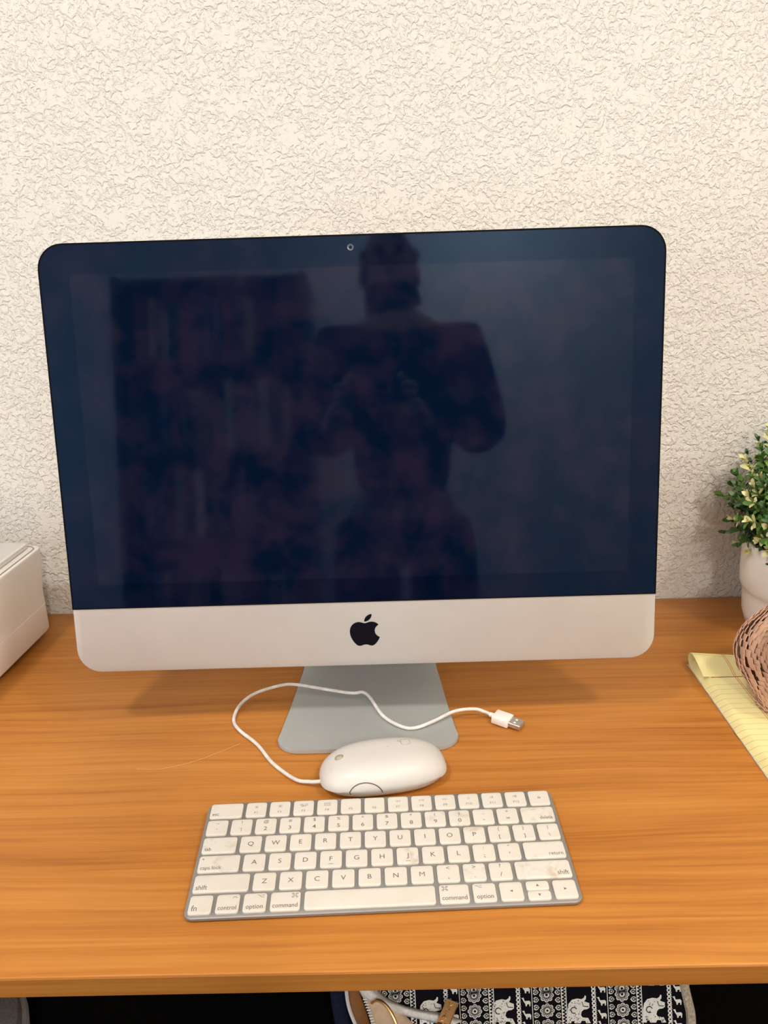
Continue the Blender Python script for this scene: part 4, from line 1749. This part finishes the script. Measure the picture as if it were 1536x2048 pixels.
ORD = ['%dth' % q for q in range(40)]
for q, w_ in enumerate(('', 'first', 'second', 'third', 'fourth', 'fifth', 'sixth', 'seventh', 'eighth', 'ninth', 'tenth')):
    ORD[q] = w_
SNAMES = ('bottom', 'lower middle', 'upper middle', 'top')
for si, z in enumerate(SHV[1:5]):
    x = -SWX + .02
    lim = SWX - (0.20 if si % 2 else 0.07)
    nb = 0
    while x < lim:
        w, h, d = rb.uniform(.024, .048), rb.uniform(.17, .25), rb.uniform(.14, .20)
        nb += 1
        bc = rb.randrange(7)
        bk = tag(empty('book', (-0.60 + x + w / 2, -2.62 + 0.02, FLOOR_Z + z + .0102)), '%s book, %s from left on the %s shelf mirrored in the screen' % (CNAMES[bc], ORD[nb], SNAMES[si]), 'book', 'books on the mirrored shelf')
        bm = bmesh.new()
        box(bm, (-w / 2, -d / 2, 0), (-w / 2 + .003, d / 2, h))
        box(bm, (w / 2 - .003, -d / 2, 0), (w / 2, d / 2, h))
        box(bm, (-w / 2, d / 2 - .003, 0), (w / 2, d / 2, h))
        new_obj('cover', bm, bmats[bc], bk, smooth=False)
        bm = bmesh.new()
        box(bm, (-w / 2 + .003, -d / 2 + .003, .003), (w / 2 - .003, d / 2 - .003, h - .004))
        new_obj('page_block', bm, pages, bk, smooth=False)
        x += w + .002

# ---- the photographer, standing behind the phone
FX, FY = 0.045, -1.66


def P(x, y, z):
    return (FX + x, FY + y, FLOOR_Z + z * 1.055)


phone_m = Matrix.Translation(cam.location) @ cam.rotation_euler.to_matrix().to_4x4() @ Matrix.Translation((-0.022, -0.058, 0.012))
phone = tag(empty('smartphone', phone_m.translation), 'dark smartphone held up by the person mirrored in the screen', 'phone')
prot = cam.rotation_euler.to_matrix().to_4x4()


def ph(bm):
    bmesh.ops.transform(bm, matrix=prot, verts=bm.verts[:])


bm = bmesh.new()
loft(bm, [[(x, y, z) for x, y in rrect(.0735 - 2 * i, .149 - 2 * i, .011, 6)] for i, z in ((.001, -.004), (0, -.003), (0, .003), (.001, .004))])
ph(bm)
new_obj('phone_body', bm, M['metal_black'], phone)
for cx, cy in ((.022, .058), (.022, .038)):
    bm = bmesh.new()
    lathe(bm, [(.008, -.0035), (.008, -.0055), (.006, -.0055), (.004, -.0048)], 20, False, True, cx, cy)
    ph(bm)
    new_obj('phone_lens', bm, M['black'], phone)

pv, pe, pr = [], [], []


def jv(p_, r, frm=None):
    pv.append(p_)
    pr.append(r)
    if frm is not None:
        pe.append((frm, len(pv) - 1))
    return len(pv) - 1


pelvis = jv(P(0, 0, .83), (.100, .064))
waist = jv(P(0, .0, 1.00), (.105, .075), pelvis)
chest = jv(P(0, .0, 1.16), (.135, .090), waist)
upper = jv(P(0, -.005, 1.245), (.125, .085), chest)
neck = jv(P(-.01, .005, 1.325), .050, upper)
jaw = jv(P(-.02, .030, 1.385), (.046, .056), neck)
skull = jv(P(-.02, .022, 1.450), (.060, .074), jaw)
crown = jv(P(-.02, .015, 1.510), (.046, .056), skull)
hands = {}
pc = phone_m.translation
for s in (-1, 1):
    sh = jv(P(s * .158, 0, 1.235), .052, upper)
    el = jv(P(s * .185, .135, 1.02), .043, sh)
    mid_ = jv(P(s * .140, .29, 1.06), .038, el)
    wr = jv((pc.x + s * .088, pc.y - .135, pc.z - .06), (.026, .022), mid_)
    pa = jv((pc.x + s * .070, pc.y - .068, pc.z - .028), (.026, .016), wr)
    hands[s] = (wr, pa)
    hip = jv(P(s * .095, 0, .78), .088, pelvis)
    kn = jv(P(s * .10, .02, .44), .056, hip)
    an = jv(P(s * .105, -.01, .09), .038, kn)
    to = jv(P(s * .115, .13, .035), (.036, .030), an)
person = tag(empty('person', P(0, 0, 0)), 'person in dark long-sleeved top holding up a phone, mirrored in the screen', 'person')
PB = Vector(P(0, 0, 0))
me = skin_mesh('body', [Vector(v) - PB for v in pv], pe, pr, 0, 2)
body = link_mesh('body', me, M['skin'], person)
bm = bmesh.new()
# fingers: five per hand, closing on the phone's edges
for s in (-1, 1):
    base = Vector(pv[hands[s][1]])
    for k in range(5):
        if k < 4:
            off = Vector((0, 0.012, 0.022 - 0.015 * k))
            L = (.062, .068, .064, .052)[k]
            pts = [base + off + Vector((-s * .004, -.004, 0)), base + off + Vector((-s * .002, L * .45, .006)), base + off + Vector((-s * .010, L * .80, .006)), base + off + Vector((-s * .022, L * .92, .004))]
        else:
            pts = [base + Vector((-s * .004, -.010, .020)), base + Vector((-s * .016, .006, .040)), base + Vector((-s * .026, .022, .052))]
        pts = catmull(pts, 4)
        tube(bm, [q - PB for q in pts], [.0092 - .0030 * i / (len(pts) - 1) for i in range(len(pts))], 8)
new_obj('fingers', bm, M['skin'], person)
# face: eyes, nose, mouth, ears
hc = Vector(pv[skull]) - PB
bm = bmesh.new()
tube(bm, [hc + Vector((0, .066, .008)), hc + Vector((0, .084, -.022)), hc + Vector((0, .070, -.032))], [.006, .012, .008], 8)
for s in (-1, 1):
    tube(bm, [hc + Vector((s * .060, .0, .015)), hc + Vector((s * .067, -.004, .0)), hc + Vector((s * .060, .0, -.022))], [.008, .012, .007], 8)
new_obj('face_features', bm, M['skin'], person)
bm = bmesh.new()
for s in (-1, 1):
    sub = bmesh.ops.create_uvsphere(bm, u_segments=12, v_segments=8, radius=.011)
    bmesh.ops.translate(bm, verts=sub['verts'], vec=hc + Vector((s * .026, .062, .002)))
new_obj('eyes', bm, M['black'], person)
bm = bmesh.new()
tube(bm, [hc + Vector((-.020, .060, -.052)), hc + Vector((0, .070, -.053)), hc + Vector((.020, .060, -.052))], [.003, .006, .003], 8)
new_obj('mouth', bm, M['tan'], person)
hv = [hc + Vector((0, -.012, .055)), hc + Vector((0, .045, .066)), hc + Vector((0, -.055, .02)), hc + Vector((0, -.075, -.06)), hc + Vector((.052, -.020, -.01)), hc + Vector((-.052, -.020, -.01)),
      hc + Vector((.055, -.035, -.08)), hc + Vector((-.055, -.035, -.08))]
me = skin_mesh('hair', hv, [(0, 1), (0, 2), (2, 3), (0, 4), (0, 5), (4, 6), (5, 7)], [.062, .034, .060, .048, .030, .030, .026, .026], 0, 2)
link_mesh('hair', me, M['hair'], person)
# clothes: a slightly larger skin over trunk, arms and legs
g = lambda r, k: tuple(q + k for q in r) if isinstance(r, tuple) else r + k


def cloth(name, ids, k, mat, root):
    mp = {i: n for n, i in enumerate(ids)}
    ed = [(mp[a], mp[b]) for a, b in pe if a in mp and b in mp]
    me_ = skin_mesh(name, [Vector(pv[i]) - PB for i in ids], ed, [g(pr[i], k) for i in ids], mp[root], 2)
    return link_mesh(name, me_, mat, person)


order = list(range(len(pv)))
arms = []
legs = []
for s_i in range(2):
    b0 = crown + 1 + s_i * 9
    arms += [b0, b0 + 1, b0 + 2, b0 + 3]
    legs += [b0 + 5, b0 + 6, b0 + 7]
cloth('sweater', [pelvis, waist, chest, upper] + arms, .028, M['shirt'], pelvis)
cloth('trousers', [pelvis] + legs, .024, M['trousers'], pelvis)
